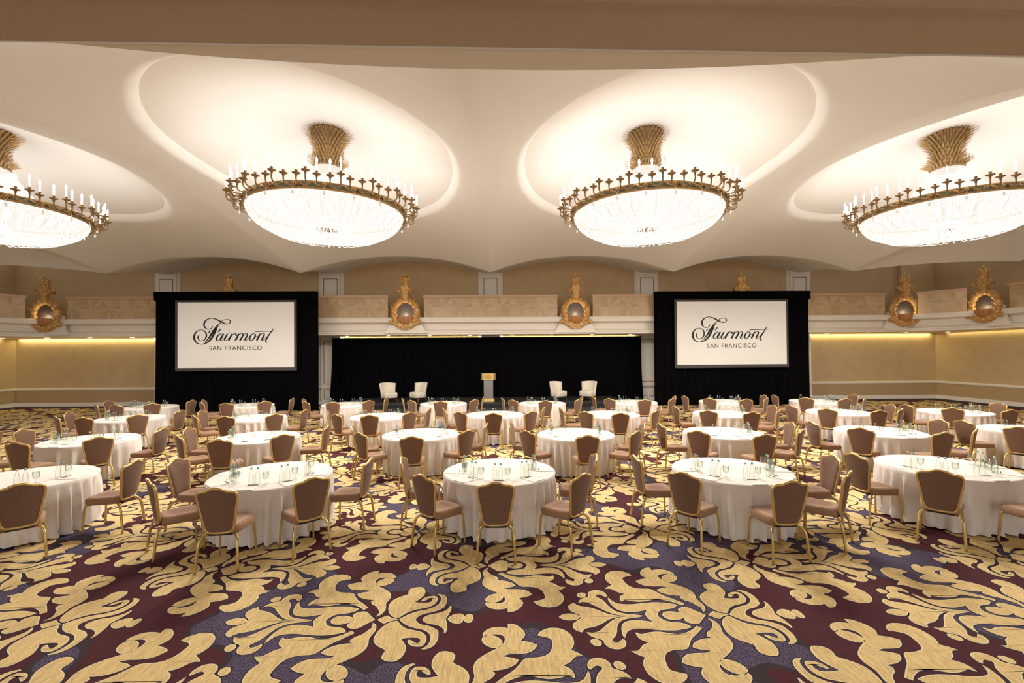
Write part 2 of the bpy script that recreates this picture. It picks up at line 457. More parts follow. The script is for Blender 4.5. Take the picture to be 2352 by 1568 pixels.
# pilasters, lower and upper
def pilaster(name, xc, w, z0, z1, panels):
    mb = MB()
    mb.box(xc - w / 2, xc + w / 2, YB - .16, YB, z0, z1, 0)
    mb.box(xc - w / 2 - .14, xc + w / 2 + .14, YB - .07, YB, z0, z1, 0)
    for a, c in panels:
        xl, xr = xc - w / 2 + .14, xc + w / 2 - .14
        for bx in ((xl, xr, a, a + .03), (xl, xr, c - .03, c), (xl, xl + .03, a, c), (xr - .03, xr, a, c)):
            mb.box(bx[0], bx[1], YB - .172, YB - .16, bx[2], bx[3], 1)
    if z0 == 0:
        mb.box(xc - w / 2 - .16, xc + w / 2 + .16, YB - .2, YB - .16, 0, .2, 0)
        mb.box(xc - w / 2 - .05, xc + w / 2 + .05, YB - .21, YB - .16, .84, .95, 0)
    mb.build(name, [M['white_trim'], M['redline']], kind='structure')
for i, x in enumerate([-17.36, -8.92, -.58, 7.7, 15.9]):
    pilaster('trim_%d' % (i + 2), x, 1.0, 0, ZS, [(.27, .78), (1.05, 3.3)])
    pilaster('trim_%d' % (i + 7), x, 1.0, ZS, ZT, [(4.6, 6.55)])
mb = MB(); mb.box(21.35, 21.85, YB - .25, YB, ZS, ZT)
mb.build('trim_12', M['wallpaper_upper'], kind='structure')

# ceiling height field
def bay(x):
    for i in range(6):
        if x <= BL[i + 1] or i == 5:
            xc = (BL[i] + BL[i + 1]) / 2; hw = (BL[i + 1] - BL[i]) / 2
            return i, max(-1, min(1, (x - xc) / hw))
def sstep(a, b, x):
    t = max(0, min(1, (x - a) / (b - a))); return t * t * (3 - 2 * t)
CORN = [((16.05, 20.5), (21.4, 18.4)), ((21.4, 18.4), (21.4, 9.5)), ((21.4, 9.5), (21.4, 0)),
        ((-22.3, 18.4), (-17.4, 20.5)), ((-22.3, 9.5), (-22.3, 18.4)), ((-22.3, 0), (-22.3, 9.5))]
def edge_info(x, y):
    best = None
    for (ax, ay), (bx, by) in CORN:
        dx, dy = bx - ax, by - ay; L = hypot(dx, dy)
        s = ((x - ax) * dx + (y - ay) * dy) / L
        side = ((x - ax) * dy - (y - ay) * dx) / L     # positive to the right of a->b : inside
        if -.001 <= s <= L + .001:
            u = s / L
            arch = 4 * u * (1 - u) * (.14 if L < 6 else .72)
            if best is None or side < best[0]: best = (side, arch)
    return best
def H(x, y, raw=False):
    i, p = bay(x)
    if y >= CY:
        t = min(1.05, (y - CY) / 8.5)
        zc = 7.35 - 1.13 * t ** 1.3; zm = 7.45 - .5 * t * t
    else:
        t = min(1.0, (CY - y) / 6.4)
        zc = 7.35 - 1.28 * t ** 2.0; zm = 7.45 - 1.1 * t ** 6
    z = zc + (zm - zc) * (1 - abs(p) ** 2.1)
    if x > 16.05 or x < -17.4:
        e = edge_info(x, y)
        if e:
            z = min(z, 6.22 + e[1] + 1.25 * (1 - math.exp(-max(0, e[0]) / 3)))
    return z
RX, RY, DY = 3.45, 4.7, 11.8
mb = MB()
def grid_axis(a, b, step, extra=()):
    n = int((b - a) / step); g = [a + (b - a) * k / n for k in range(n + 1)]
    for e in extra:
        k = min(range(len(g)), key=lambda q: abs(g[q] - e)); g[k] = e
    return sorted(g)
gx = grid_axis(-23.0, 21.9, .14, BL[1:6] + [21.4, -22.3])
gy = grid_axis(4.7, 20.5, .14)
idx = {}
def inside(x, y):
    if x > 16.05:
        if x > 21.41: return False
        return y <= 20.5 - (x - 16.05) / 5.35 * 2.1 + 1e-6
    if x < -17.4:
        if x < -22.31: return False
        return y <= 20.5 - (-17.4 - x) / 4.9 * 2.1 + 1e-6
    return True
vs = []; fs = []
def vid(i, j):
    k = (i, j)
    if k not in idx:
        x, y = gx[i], gy[j]
        # snap to the slanted corner edges
        if x > 16.05: y = min(y, 20.5 - (x - 16.05) / 5.35 * 2.1)
        if x < -17.4: y = min(y, 20.5 - (-17.4 - x) / 4.9 * 2.1)
        idx[k] = len(vs); vs.append((x, y, H(x, y)))
    return idx[k]
for i in range(len(gx) - 1):
    for j in range(len(gy) - 1):
        if gx[i + 1] > 21.41 or gx[i] < -22.31: continue
        q = [(i, j), (i + 1, j), (i + 1, j + 1), (i, j + 1)]
        if all(sqrt(((gx[a_] - c) / RX) ** 2 + ((gy[b_] - DY) / RY) ** 2) < 1.10 for a_, b_ in q for c in [min(CH_POS, key=lambda v: abs(v - gx[i]))]): continue
        if inside(gx[i], gy[j]) or inside(gx[i + 1], gy[j]):
            fs.append(tuple(vid(*c) for c in q))
mb.add(vs, fs, 0, True)
# rolled lip and shallow dome over each chandelier
for cx in CH_POS:
    nA = 144
    def ring_at(rho, fz):
        return [(cx + RX * rho * cos(2 * pi * k / nA), DY + RY * rho * sin(2 * pi * k / nA),
                 fz(cx + RX * rho * cos(2 * pi * k / nA), DY + RY * rho * sin(2 * pi * k / nA), k)) for k in range(nA)]
    zr = [H(cx + RX * cos(2 * pi * k / nA), DY + RY * sin(2 * pi * k / nA)) for k in range(nA)]
    rings = [ring_at(r, lambda x, y, k: H(x, y) - .001) for r in (1.15, 1.11, 1.07, 1.04, 1.02, 1.0)]
    for j in range(1, 8):
        q = j / 7
        rings.append(ring_at(1 - .065 * q, lambda x, y, k, q=q: zr[k] + .03 * q + .17 * q ** 2))
    vs = [p for r in rings for p in r]
    fs = [(i * nA + k, i * nA + (k + 1) % nA, (i + 1) * nA + (k + 1) % nA, (i + 1) * nA + k) for i in range(len(rings) - 1) for k in range(nA)]
    mb.add(vs, fs, 0, True)
    rings = []
    for j in range(16):
        q = 1 - j / 15.5
        rings.append(ring_at(.935 * q, lambda x, y, k, q=q: zr[k] + .20 + (8.38 - zr[k] - .20) * (1 - q * q) ** 1.25))
    vs = [p for r in rings for p in r]
    fs = [(i * nA + k, i * nA + (k + 1) % nA, (i + 1) * nA + (k + 1) % nA, (i + 1) * nA + k) for i in range(len(rings) - 1) for k in range(nA)]
    fs.append(tuple(15 * nA + k for k in range(nA)))
    mb.add(vs, fs, 0, True)
# scalloped vaults from the arch edge to the back wall
n = 48
for b in range(1, 5):
    x0, x1 = BL[b], BL[b + 1]
    vs = []; fs = []; m_ = 14
    for i in range(n + 1):
        x = x0 + (x1 - x0) * i / n; p = -1 + 2 * i / n
        za = H(min(max(x, x0 + 1e-4), x1 - 1e-4), 20.5)
        zb = 6.82 + (.62 * (1 - abs(p / .90) ** 2.3) if abs(p) < .90 else 0)
        for j in range(m_ + 1):
            s = j / m_
            vs.append((x, 20.5 + (YB - 20.5) * s, za + (zb - za) * s + .10 * sin(pi * s)))
    for i in range(n):
        for j in range(m_):
            a = i * (m_ + 1) + j
            fs.append((a, a + m_ + 1, a + m_ + 2, a + 1))
    mb.add(vs, fs, 0, True)
# flat slab over everything
mb.box(XL - .2, XR + .2, 4.8, YB + .2, 8.65, 8.8, 0)
ceiling = mb.build('ceiling', M['ceiling'], kind='structure')

# low ceiling above the near end with its glossy underside
def ye(x): return 5.22 + .011 * x
mb = MB()
xs = [XL + (XR - XL) * k / 120 for k in range(121)]
def crescent(x):
    q = (x - 8.3 * round(x / 8.3)) if abs(x) > 4.95 else x
    return .38 * max(0, 1 - (x / 4.95) ** 2) if abs(x) < 4.95 else .0
vs = []; fs = []
for x in xs: vs += [(x, YF, 6.05), (x, ye(x), 6.05), (x, ye(x) + .012, 6.035), (x, ye(x) + .03, 6.05), (x, ye(x) + .03 + crescent(x), 6.05), (x, ye(x) + .03 + crescent(x), 6.6)]
for k in range(120):
    for j, mi in ((0, 0), (1, 1), (2, 1), (3, 1), (4, 1)):
        a = k * 6 + j
        mb.add([vs[a], vs[a + 6], vs[a + 7], vs[a + 1]], [(0, 1, 2, 3)], mi)
for y0, y1, z0 in ((-8, 4.50, 6.0), (-8, 4.42, 5.975), (-8, 4.36, 5.99)):
    vs = []
    v = [(XL, y0, z0), (XR, y0, z0), (XR, y1 + .011 * XR, z0), (XL, y1 + .011 * XL, z0), (XL, y0, 6.04), (XR, y0, 6.04), (XR, y1 + .011 * XR, 6.04), (XL, y1 + .011 * XL, 6.04)]
    mb.add(v, [(0, 3, 2, 1), (4, 5, 6, 7), (2, 3, 7, 6)], 0)
mb.box(XL - .2, XR + .2, YF, 4.8, 6.62, 6.8, 0)
mb.build('trim_13', [M['soffit'], M['crescent']], kind='structure')

# ------------------------------------------------------------------ balcony
PATH = [(21.85, 5.0), (21.85, 20.1), (19.95, 22.35), (-21.65, 22.35), (-23.55, 20.1), (-23.55, 5.0)]
def offset_path(path, o):
    """offset to the room side (left of travel direction)"""
    out = []
    for i, (x, y) in enumerate(path):
        ns = []
        for a, b_ in ((i - 1, i), (i, i + 1)):
            if a >= 0 and b_ < len(path):
                dx, dy = path[b_][0] - path[a][0], path[b_][1] - path[a][1]; l = hypot(dx, dy)
                ns.append((-dy / l, dx / l))
        nx = sum(q[0] for q in ns); ny = sum(q[1] for q in ns); l = hypot(nx, ny); nx /= l; ny /= l
        cs = nx * ns[0][0] + ny * ns[0][1]
        out.append((x + nx * o / cs, y + ny * o / cs))
    return out
def sweep(mb, prof, path=PATH, mi=0):
    rings = [[(px, py, z) for px, py in offset_path(path, o)] for o, z in prof]
    n = len(path)
    vs = [p for r in rings for p in r]; fs = []
    for i in range(len(rings) - 1):
        for k in range(n - 1):
            fs.append((i * n + k, i * n + k + 1, (i + 1) * n + k + 1, (i + 1) * n + k))
    mb.add(vs, fs, mi)
mb = MB()
sweep(mb, [(0, 4.36), (.07, 4.36), (.09, 4.30), (.09, 4.13), (.05, 4.11), (-.22, 4.08), (-.22, 4.0), (-.16, 3.78), (-.1, 3.72), (-.02, 3.70), (.02, 3.68), (.02, 3.62), (-.02, 3.60), (-.02, 3.56), (.0, 3.55), (.0, ZS)])
# underside and deck
for z in (ZS, 4.3):
    out = offset_path(PATH, 0)
    wallside = [(XR, 5.0), (XR, 20.1), (XR, YB), (XL, YB), (XL, 20.1), (XL, 5.0)]
    wallside = [(XR, 5.0), (XR, 20.1), (XR - .001, YB - .001), (XL + .001, YB - .001), (XL, 20.1), (XL, 5.0)]
    for k in range(5):
        a, b_ = out[k], out[k + 1]; c, d = wallside[k + 1], wallside[k]
        mb.add([(a[0], a[1], z), (b_[0], b_[1], z), (c[0], c[1], z), (d[0], d[1], z)], [(0, 1, 2, 3)], 0)
mb.build('trim_14', [M['white_trim']], kind='structure')

# sconces sit at the joints; parapet sections between them
SC = [(-21.65, 22.22, 0), (-13.04, 22.22, 0), (-4.65, 22.22, 0), (3.6, 22.22, 0), (11.75, 22.22, 0), (19.95, 22.22, 8), (21.7, 20.05, 84)]
GAP = .87
sec = []
xs_ = [s[0] for s in SC[:6]]
for a, b_ in zip(xs_[:-1], xs_[1:]): sec.append(((a + GAP, 22.35), (b_ - GAP, 22.35)))
sec.append(((20.33, 21.9), (21.42, 20.6)))
sec.append(((21.85, 19.2), (21.85, 13.0)))
sec.append(((-23.3, 20.4), (-22.15, 21.76)))
sec.append(((-23.55, 12.0), (-23.55, 19.8)))
names = ['between the curtained left screen and the far left gilded wall light', 'behind the top of the left screen drape', 'centred above the black stage curtain',
         'behind the top of the right screen drape', 'straight run right of the right screen drape', 'short angled run in the far right corner', 'along the right side wall at the photo edge',
         'short angled run in the far left corner', 'along the left side wall at the photo edge']
for (p, q), nm in zip(sec, names):
    L_ = hypot(q[0] - p[0], q[1] - p[1]); an = atan2(q[1] - p[1], q[0] - p[0])
    # make local -y face the room
    cx, cy = (p[0] + q[0]) / 2, (p[1] + q[1]) / 2
    nx, ny = sin(an), -cos(an)
    if nx * (0 - cx) + ny * (8 - cy) < 0: an += pi
    t = thing('balcony_parapet', 'marquetry balcony front, ' + nm, 'balcony front', (cx, cy, 4.36), an, 'marquetry balcony fronts')
    h = L_ / 2
    mb = MB(); mb.box(-h, h, 0, .08, -.46, .46)
    o = mb.build('veneer_panel', M['veneer'], t); o.location.z = .49
    mb = MB(); mb.box(-h - .02, h + .02, -.05, .12, .95, .985); mb.box(-h - .04, h + .04, -.07, .14, .985, 1.02); mb.box(-h - .02, h + .02, -.06, .12, 1.02, 1.08)
    mb.build('handrail', M['veneer_mould'], t)
    mb = MB(); mb.box(-h - .01, h + .01, -.035, .1, 0, .035)
    mb.build('base_moulding', M['veneer_mould'], t)
    k0 = int(-h / .94) - 1
    for k in range(k0, -k0 + 1):
        x = k * .94 + .47
        if -h + .1 < x < h - .1:
            mb = MB(); mb.sphere((x, -.008, .49), .022, 8)
            mb.build('brass_stud', M['stud'], t)

# gilded wall lights
def scroll(cx, cz, r0, turns, a0, n=22, sgn=1):
    pts = []
    for k in range(n + 1):
        s = k / n; a = a0 + sgn * turns * 2 * pi * s; r = r0 * (1 - .85 * s)
        pts.append((cx + r * cos(a), 0, cz + r * sin(a)))
    return pts
def make_sconce(first):
    t = thing('gilded_wall_light', '', 'wall light')
    # plaster bracket behind
    mb = MB()
    mb.prism([(-1.1, -1.20), (1.1, -1.20), (1.02, -1.1), (.86, -.85), (.78, -.55), (.76, -.25), (-.76, -.25), (-.78, -.55), (-.86, -.85), (-1.02, -1.1)], .03, .16)
    mb.build('plaster_bracket', M['white_trim'], t)
    # leafy oval frame, opening .45 x .44
    pts = []; N_ = 72
    mb = MB()
    vs = []; n = 10
    for k in range(N_):
        a = 2 * pi * k / N_
        lobe = .05 * abs(sin(a * 7)) + .02 * sin(a * 23)
        rx, rz = .60, .63
        c = Vector((rx * cos(a), 0, rz * sin(a) - .21))
        rad_o = .125 + .02 * abs(cos(a)) + lobe * .7
        out = Vector((cos(a), 0, sin(a)))
        for j in range(n):
            b_ = 2 * pi * j / n
            vs.append(tuple(c + out * (cos(b_) * rad_o) + Vector((0, -1, 0)) * (sin(b_) * (.12 + lobe) + .02)))
    fs = [(k * n + j, k * n + (j + 1) % n, ((k + 1) % N_) * n + (j + 1) % n, ((k + 1) % N_) * n + j) for k in range(N_) for j in range(n)]
    mb.add(vs, fs, 0, True)
    for s in (-1, 1):       # acanthus curls on the frame
        for k, (a, l) in enumerate(((20, .17), (50, .2), (80, .15), (-15, .16), (-45, .18))):
            a = radians(a); cx = s * .62 * cos(a); cz = .70 * sin(a) - .21
            mb.tube([(cx - s * .12 * cos(a), -.10, cz - .1), (cx, -.2, cz - .02), (cx + s * .09, -.2, cz + .08), (cx + s * .14, -.13, cz + .10), (cx + s * .15, -.08, cz + .05)], [.025, .035, .03, .022, .008], 6)
        # inner crockets
        for cz in (.12, -.12, -.32):
            mb.tube([(s * .5, -.1, cz - .06), (s * .45, -.16, cz + .02), (s * .39, -.14, cz + .07)], [.035, .03, .01], 6)
    mb.build('leaf_frame', M['gilt'], t)
    mb = MB(); mb.prism([(.5 * cos(2 * pi * k / 32), .6 * sin(2 * pi * k / 32) - .08) for k in range(32)], .0, .02)
    mb.build('dark_mirror', M['mirror_dark'], t)
    # fluted shell bowl
    mb = MB(); vs = []; n = 40; R_ = 9
    for i in range(R_ + 1):
        ph = pi / 2 * i / R_
        for k in range(n + 1):
            a = pi + pi * k / n
            fl = 1 + .13 * abs(sin(a * 7)) - .08
            r = .42 * cos(ph) ** .7 * fl
            vs.append((r * cos(a), r * sin(a) * .6 - .03, -.40 - .42 * sin(ph)))
    fs = [(i * (n + 1) + k, i * (n + 1) + k + 1, (i + 1) * (n + 1) + k + 1, (i + 1) * (n + 1) + k) for i in range(R_) for k in range(n)]
    mb.add(vs, fs, 0, True)
    mb.build('shell_bowl', M['gilt_dark'], t)
    mb = MB(); mb.box(-.26, .26, -.14, -.05, -.44, -.415)
    mb.build('lamp', M['lamp_glow'], t)
    # base scrolls
    mb = MB()
    for s in (-1, 1):
        p = [(0, -.08, -.93), (s * .25, -.1, -.88), (s * .5, -.1, -.74), (s * .68, -.09, -.68)]
        mb.tube(catmull(p, 5), [.10] * 6 + [.09] * 5 + [.07] * 5, 8)
        mb.tube([(x, -.09, z) for x, _, z in scroll(s * .72, -.66, .10, 1.2, -pi / 2 if s > 0 else -pi / 2, sgn=s)], .042, 7)
    mb.prism([(-.3, -.96), (-.1, -1.02), (.1, -1.02), (.3, -.96), (.22, -.85), (-.22, -.85)], -.16, .0)
    mb.build('base_scroll', M['gilt'], t)
    # volutes and neck
    mb = MB()
    mb.prism([(-.2, .46), (.2, .46), (.14, .8), (.19, 1.0), (.2, 1.08), (-.2, 1.08), (-.19, 1.0), (-.14, .8)], -.17, .05)
    for s in (-1, 1):
        mb.tube([(x, -.2, z) for x, _, z in scroll(s * .26, .88, .125, 1.3, -pi / 2, sgn=s)], .04, 7)
        mb.tube([(s * .26, .1, .88), (s * .26, -.18, .88)], .12, 12)
        mb.tube([(s * .13, -.12, .62), (s * .12, -.14, .72), (s * .2, -.12, .77)], .05, 7)
    mb.build('volute', M['gilt'], t)
    # lantern crown
    mb = MB()
    mb.lathe([(.2, 1.08), (.21, 1.12), (.185, 1.13), (.185, 1.17), (.21, 1.18), (.205, 1.22), (.19, 1.36), (.21, 1.42), (.235, 1.44), (.2, 1.47), (.13, 1.54), (.06, 1.57), (.04, 1.6)], 8, 0, -.06, smooth=False)
    for k in range(8):
        a = 2 * pi * (k + .5) / 8
        x, y = .2 * cos(a), -.06 + .2 * sin(a)
        mb.tube([(x, y, 1.36), (x * 1.1, -.06 + (y + .06) * 1.1, 1.44), (x * 1.3, -.06 + (y + .06) * 1.3, 1.455)], [.03, .022, .012], 5)
        mb.tube([(x, y, 1.18), (x, y, 1.4)], .022, 5)
    mb.build('lantern_crown', M['gilt'], t)
    mb = MB(); mb.sphere((0, -.06, 1.63), .05, 12)
    mb.build('ball_finial', M['brass'], t)
    return t
sc_labels = ['gilded wall light at far left, beside the left screen drape', 'gilded crown of a wall light peeking above the left screen drape', 'gilded wall light above the left pair of cream armchairs',
             'gilded wall light above the right pair of cream armchairs', 'gilded crown of a wall light peeking above the right screen drape', 'gilded wall light right of the right screen drape, before the corner', 'rightmost gilded wall light, turned sideways on the corner']
s0 = make_sconce(True)
for i, (x, y, r) in enumerate(SC):
    s = s0 if i == 0 else copy_tree(s0)
    s.location = (x, y, 4.78); s.rotation_euler = (0, 0, -radians(r))
    s.scale = (.88, 1, .96) if i == 6 else (.95, 1, 1)
    tag(s, sc_labels[i], 'wall light', 'gilded wall lights on the balcony')
    l = bpy.data.lights.new('bulb_light', 'POINT'); l.energy = 4; l.color = (1, .82, .55); l.shadow_soft_size = .1
    lo = bpy.data.objects.new('bulb_light', l); C.objects.link(lo); lo.parent = s; lo.location = (0, -.16, -.30)

# downlights in the underside of the balcony
dl = [(-24.4, 22.9), (-22.36, 23.0), (-20.3, 23.0), (-18.25, 23.0), (-7.72, 23), (-5.67, 23), (-3.61, 23), (-1.6, 23), (.5, 23), (2.5, 23), (4.55, 23), (6.5, 23), (16.65, 23), (18.7, 23), (20.7, 23), (22.5, 22.6), (22.7, 18.5)]
where = ['far left corner', 'left of the far left wall light', 'right of the far left wall light', 'next to the left screen drape',
         'over the left end of the stage curtain', 'second from left over the stage curtain', 'third from left over the stage curtain', 'fourth from left over the stage curtain',
         'fourth from right over the stage curtain', 'third from right over the stage curtain', 'second from right over the stage curtain', 'over the right end of the stage curtain',
         'next to the right screen drape', 'right of the right screen drape, second', 'before the far right corner', 'in the far right corner', 'on the right side wall run']
d0 = None
for (x, y), w in zip(dl, where):
    if d0 is None:
        d0 = thing('recessed_downlight', '', 'downlight')
        mb = MB(); mb.lathe([(.11, -.012), (.12, 0), (.12, .01)], 16); mb.build('trim_ring', M['white_trim'], d0)
        mb = MB(); mb.lathe([(.085, -.018), (.09, -.01)], 16); mb.build('lens', M['disc_glow'], d0)
        d = d0
    else: d = copy_tree(d0)
    d.location = (x, y, ZS - .005)
    tag(d, 'small round downlight under the balcony, ' + w, 'downlight', 'downlights under the balcony')
# cove strips washing the wall
def cove(x, y, lx, rot, pw):
    l = bpy.data.lights.new('cove_strip', 'AREA'); l.shape = 'RECTANGLE'; l.size = lx; l.size_y = .06
    l.energy = pw * lx; l.color = (1.0, .90, .45)
    o = bpy.data.objects.new('cove_strip', l); C.objects.link(o)
    o.location = (x, y, ZS - .02); o.rotation_euler = (radians(6) if rot == 0 else 0, radians(6) * (1 if rot == 90 else -1) if rot else 0, 0)
    if rot: o.rotation_euler = (0, radians(-18 if rot == 90 else 18), radians(90)); o.rotation_euler = (radians(6 if rot == 90 else -6), 0, radians(90))
cove(-21.4, YB - .09, 7.0, 0, COVE_W)
cove(19.8, YB - .09, 6.6, 0, COVE_W)
cove(-.7, YB - .09, 15.5, 0, 6)
cove(XL + .10, 20.0, 7.0, 90, COVE_W * .6)
cove(XR - .10, 20.0, 7.0, -90, COVE_W * .35)

# ------------------------------------------------------------------ stage
t = thing('stage_platform', 'low dark grey stage platform with black skirt in front of the curtain', 'stage')
mb = MB(); mb.box(-7.2, 5.6, 20.6, 23.45, .30, .36); mb.build('deck', M['stage_top'], t)
mb = MB(); n = 160; vs = []
for k in range(n + 1):
    x = -7.18 + 12.76 * k / n; d = .02 * sin(k * 1.3) + .012 * sin(k * .37)
    vs += [(x, 20.62 + d * .2, .30), (x, 20.58 + d, 0)]
mb.add(vs, [(2 * k, 2 * k + 1, 2 * k + 3, 2 * k + 2) for k in range(n)], 0, True)
mb.box(-7.16, 5.56, 20.68, 23.4, 0, .30)
mb.build('skirt', M['stage_skirt'], t)
t = thing('stage_step', 'black step in front of the stage below the lectern', 'step')
t.location = (-.6, 20.25, 0)
mb = MB(); mb.box(-5.2, 4.6, -.2, .2, .0, .17); mb.build('tread', M['stage_top'], t)

def drape(name, x0, x1, y, z0, z1, folds, seed, parent, flare=0, amp=.07):
    rnd = random.Random(seed)
    ph = [rnd.uniform(0, 6.28) for _ in range(4)]
    n = folds * 8; rows = 8
    vs = []
    for j in range(rows + 1):
        s = j / rows; z = z1 + (z0 - z1) * s
        for k in range(n + 1):
            u = k / n
            a = u * folds * 2 * pi
            w = sin(a + 1.6 * sin(u * 23 + ph[0]) + .5 * s * sin(u * 40 + ph[1]))
            w2 = sin(a * .37 + ph[2])
            x = x0 + (x1 - x0) * u + flare * s * s * (u - .5) * 2 + .02 * sin(a * .5 + ph[3]) * s
            vs.append((x, y - (.35 + .65 * s) * amp * (w * .7 + w2 * .5) , z))
    fs = [(j * (n + 1) + k, j * (n + 1) + k + 1, (j + 1) * (n + 1) + k + 1, (j + 1) * (n + 1) + k) for j in range(rows) for k in range(n)]
    mb = MB(); mb.add(vs, fs, 0, True)
    mb.box(x0 + .02, x1 - .02, y + amp + .04, y + amp + .06, z0, z1 - .02)
    return mb.build(name, M['velour'], parent)
t = thing('stage_curtain', 'long black velour curtain hanging behind the stage', 'curtain')
drape('curtain_cloth', -8.7, 7.25, 23.72, .02, 3.43, 64, 3, t, .14)
mb = MB(); mb.tube([(-8.75, 23.72, 3.42), (7.3, 23.72, 3.42)], .02, 8); mb.build('curtain_rail', M['black_part'], t)

# script logo traced as brush strokes
ST = [
 [(305,545,10),(278,580,22),(275,620,24),(300,665,16),(350,683,12),(410,668,16),(455,620,26),(470,555,32),(450,485,24),(400,442,14),(345,430,10),(280,445,14),(215,500,28),(185,580,38),(195,660,36),(240,725,24),(300,755,14),(360,762,12),(440,745,22),(530,690,34),(600,610,38),(650,520,40),(690,430,36),(720,370,26),(760,310,18),(800,265,14),(840,225,12),(890,200,10),(950,193,10),(1010,205,16),(1030,240,20),(1010,280,16),(960,298,14),(900,285,20),(820,250,26),(740,205,26),(660,175,16),(580,162,12),(500,185,18),(440,235,30),(415,300,34),(430,365,28),(470,405,16),(520,420,12),(570,405,14),(605,375,16),(620,340,8)],
 [(745,295,4),(700,350,16),(650,430,34),(600,510,42),(540,600,32),(480,670,20),(430,710,10),(395,725,3)],
 [(530,510,14),(530,485,22),(560,460,16),(610,450,12),(700,455,12),(740,460,8)], [(740,495,8),(760,455,18),(805,420,26)],
 [(850,535,8),(810,525,12),(760,545,22),(710,610,34),(700,655,30),(725,680,16),(760,665,12),(810,600,12),(855,535,10)],
 [(875,522,22),(825,605,36),(797,660,26),(815,682,14),(850,665,10),(890,620,8)],
 [(965,522,24),(915,605,34),(890,655,28),(910,682,14),(950,665,10),(990,620,8)], [(1000,473,40),(1006,471,40)],
 [(1075,522,24),(1030,600,34),(985,684,36)], [(1020,640,6),(1080,550,12),(1130,525,16),(1165,545,30),(1170,572,34)],
 [(1230,522,24),(1190,600,34),(1145,684,36)], [(1180,615,8),(1240,545,12),(1290,520,12),(1325,540,28),(1305,600,34),(1250,684,36)],
 [(1290,610,8),(1350,545,12),(1400,521,12),(1430,545,26),(1400,612,34),(1370,660,28),(1385,682,14),(1430,660,10),(1475,612,8)],
 [(1575,521,12),(1515,560,24),(1478,630,34),(1490,676,18),(1530,680,14),(1580,640,26),(1612,575,34),(1602,532,18),(1570,521,12)], [(1610,575,8),(1650,586,8),(1695,572,8)],
 [(1730,522,24),(1690,600,34),(1645,684,36)], [(1680,615,8),(1740,545,12),(1795,521,12),(1825,540,26),(1800,604,34),(1765,660,28),(1780,682,14),(1820,660,10),(1875,605,8)],
 [(2040,410,16),(1980,490,22),(1910,590,30),(1862,675,30),(1862,710,22),(1890,727,16),(1912,718,6)], [(1600,472,18),(1800,471,16),(2110,466,8)]]
def stroke_mesh(mb, pts, f, y):
    q = catmull(pts, 5)
    L_, R_ = [], []
    for i, (x, z, w) in enumerate(q):
        a = q[max(i - 1, 0)]; b_ = q[min(i + 1, len(q) - 1)]
        dx, dz = b_[0] - a[0], b_[1] - a[1]; l = hypot(dx, dz) or 1
        nx, nz = -dz / l, dx / l
        w = max(w, 6) * .59
        L_.append(f(x + nx * w, z + nz * w)); R_.append(f(x - nx * w, z - nz * w))
    n = len(q)
    vs = [(x, y, z) for x, z in L_ + R_]
    mb.add(vs, [(i, i + 1, n + i + 1, n + i) for i in range(n - 1)])
def text_mesh(name, s, size, mat_, parent, loc, width=None, space=1.0):
    cu = bpy.data.curves.new(name, 'FONT'); cu.body = s; cu.size = size; cu.align_x = 'CENTER'; cu.space_character = space
    o = bpy.data.objects.new(name, cu); C.objects.link(o)
    bpy.context.view_layer.update()
    me = bpy.data.meshes.new_from_object(o.evaluated_get(bpy.context.evaluated_depsgraph_get()))
    bpy.data.objects.remove(o)
    if width:
        xs = [v.co.x for v in me.vertices]; k = width / (max(xs) - min(xs)); mid = (max(xs) + min(xs)) / 2
        for v in me.vertices: v.co.x = (v.co.x - mid) * k
    me.materials.clear(); me.materials.append(mat_)
    ob = bpy.data.objects.new(name, me); C.objects.link(ob); ob.parent = parent
    ob.location = loc; ob.rotation_euler = (pi / 2, 0, 0)
    return ob
def screen_set(x0, x1, z0, z1, y, fx0, fx1, fz0, fz1, dx0, dx1, dtop, ydr, side, seed):
    t = thing('pipe_and_drape', 'tall black velour drape wall behind the %s projection screen' % side, 'drape')
    drape('drape_cloth', dx0, dx1, ydr, .015, dtop, 38, seed, t, .04, .06)
    drape('valance', dx0, dx1, ydr - .15, dtop - .42, dtop, 38, seed + 1, t, 0, .02)
    w, h = x1 - x0, z1 - z0
    cx = (x0 + x1) / 2
    t = thing('projection_screen', '%s white projection screen with script logo, hung against black drape' % side, 'screen', (cx, y, 0), 0, 'projection screens')
    mb = MB()
    fl, fr = fx0 - cx, fx1 - cx; a, b_ = x0 - cx, x1 - cx
    mb.box(fl, fr, .0, .06, fz0, z0); mb.box(fl, fr, .0, .06, z1, fz1); mb.box(fl, a, .0, .06, z0, z1); mb.box(b_, fr, .0, .06, z0, z1)
    mb.build('frame', M['screen_frame'], t)
    for x in (fl + .5, fr - .5):
        mb = MB(); mb.box(x - .03, x + .03, .06, .1, 0, fz0 + .3); mb.box(x - .03, x + .03, -.1, .12, 0, .04)
        mb.build('leg', M['black_pole'], t)
    mb = MB(); mb.box(a, b_, .012, .03, z0, z1)
    sc = mb.build('screen_surface', M['screen'], t)
    def f(px, py):
        u = 430 + px / 10.226; v = 715 + py / 10.226
        return ((u - 543.5) / 267 * w, (z0 + z1) / 2 + (768.9 - v) / 148.2 * h)
    mb = MB()
    for s in ST: stroke_mesh(mb, s, f, .008)
    mb.build('script_lettering', M['ink'], sc)
    q0 = f(540, 902); q1 = f(1765, 800)
    text_mesh('city_lettering', 'SAN FRANCISCO', (q1[1] - q0[1]) * 1.42, M['ink'], sc, ((q0[0] + q1[0]) / 2, .008, q0[1]), q1[0] - q0[0], 1.15)
screen_set(-14.68, -9.45, 2.02, 4.99, 21.03, -14.78, -9.34, 1.88, 5.08, -15.84, -8.49, 5.5, 21.3, 'left', 11)
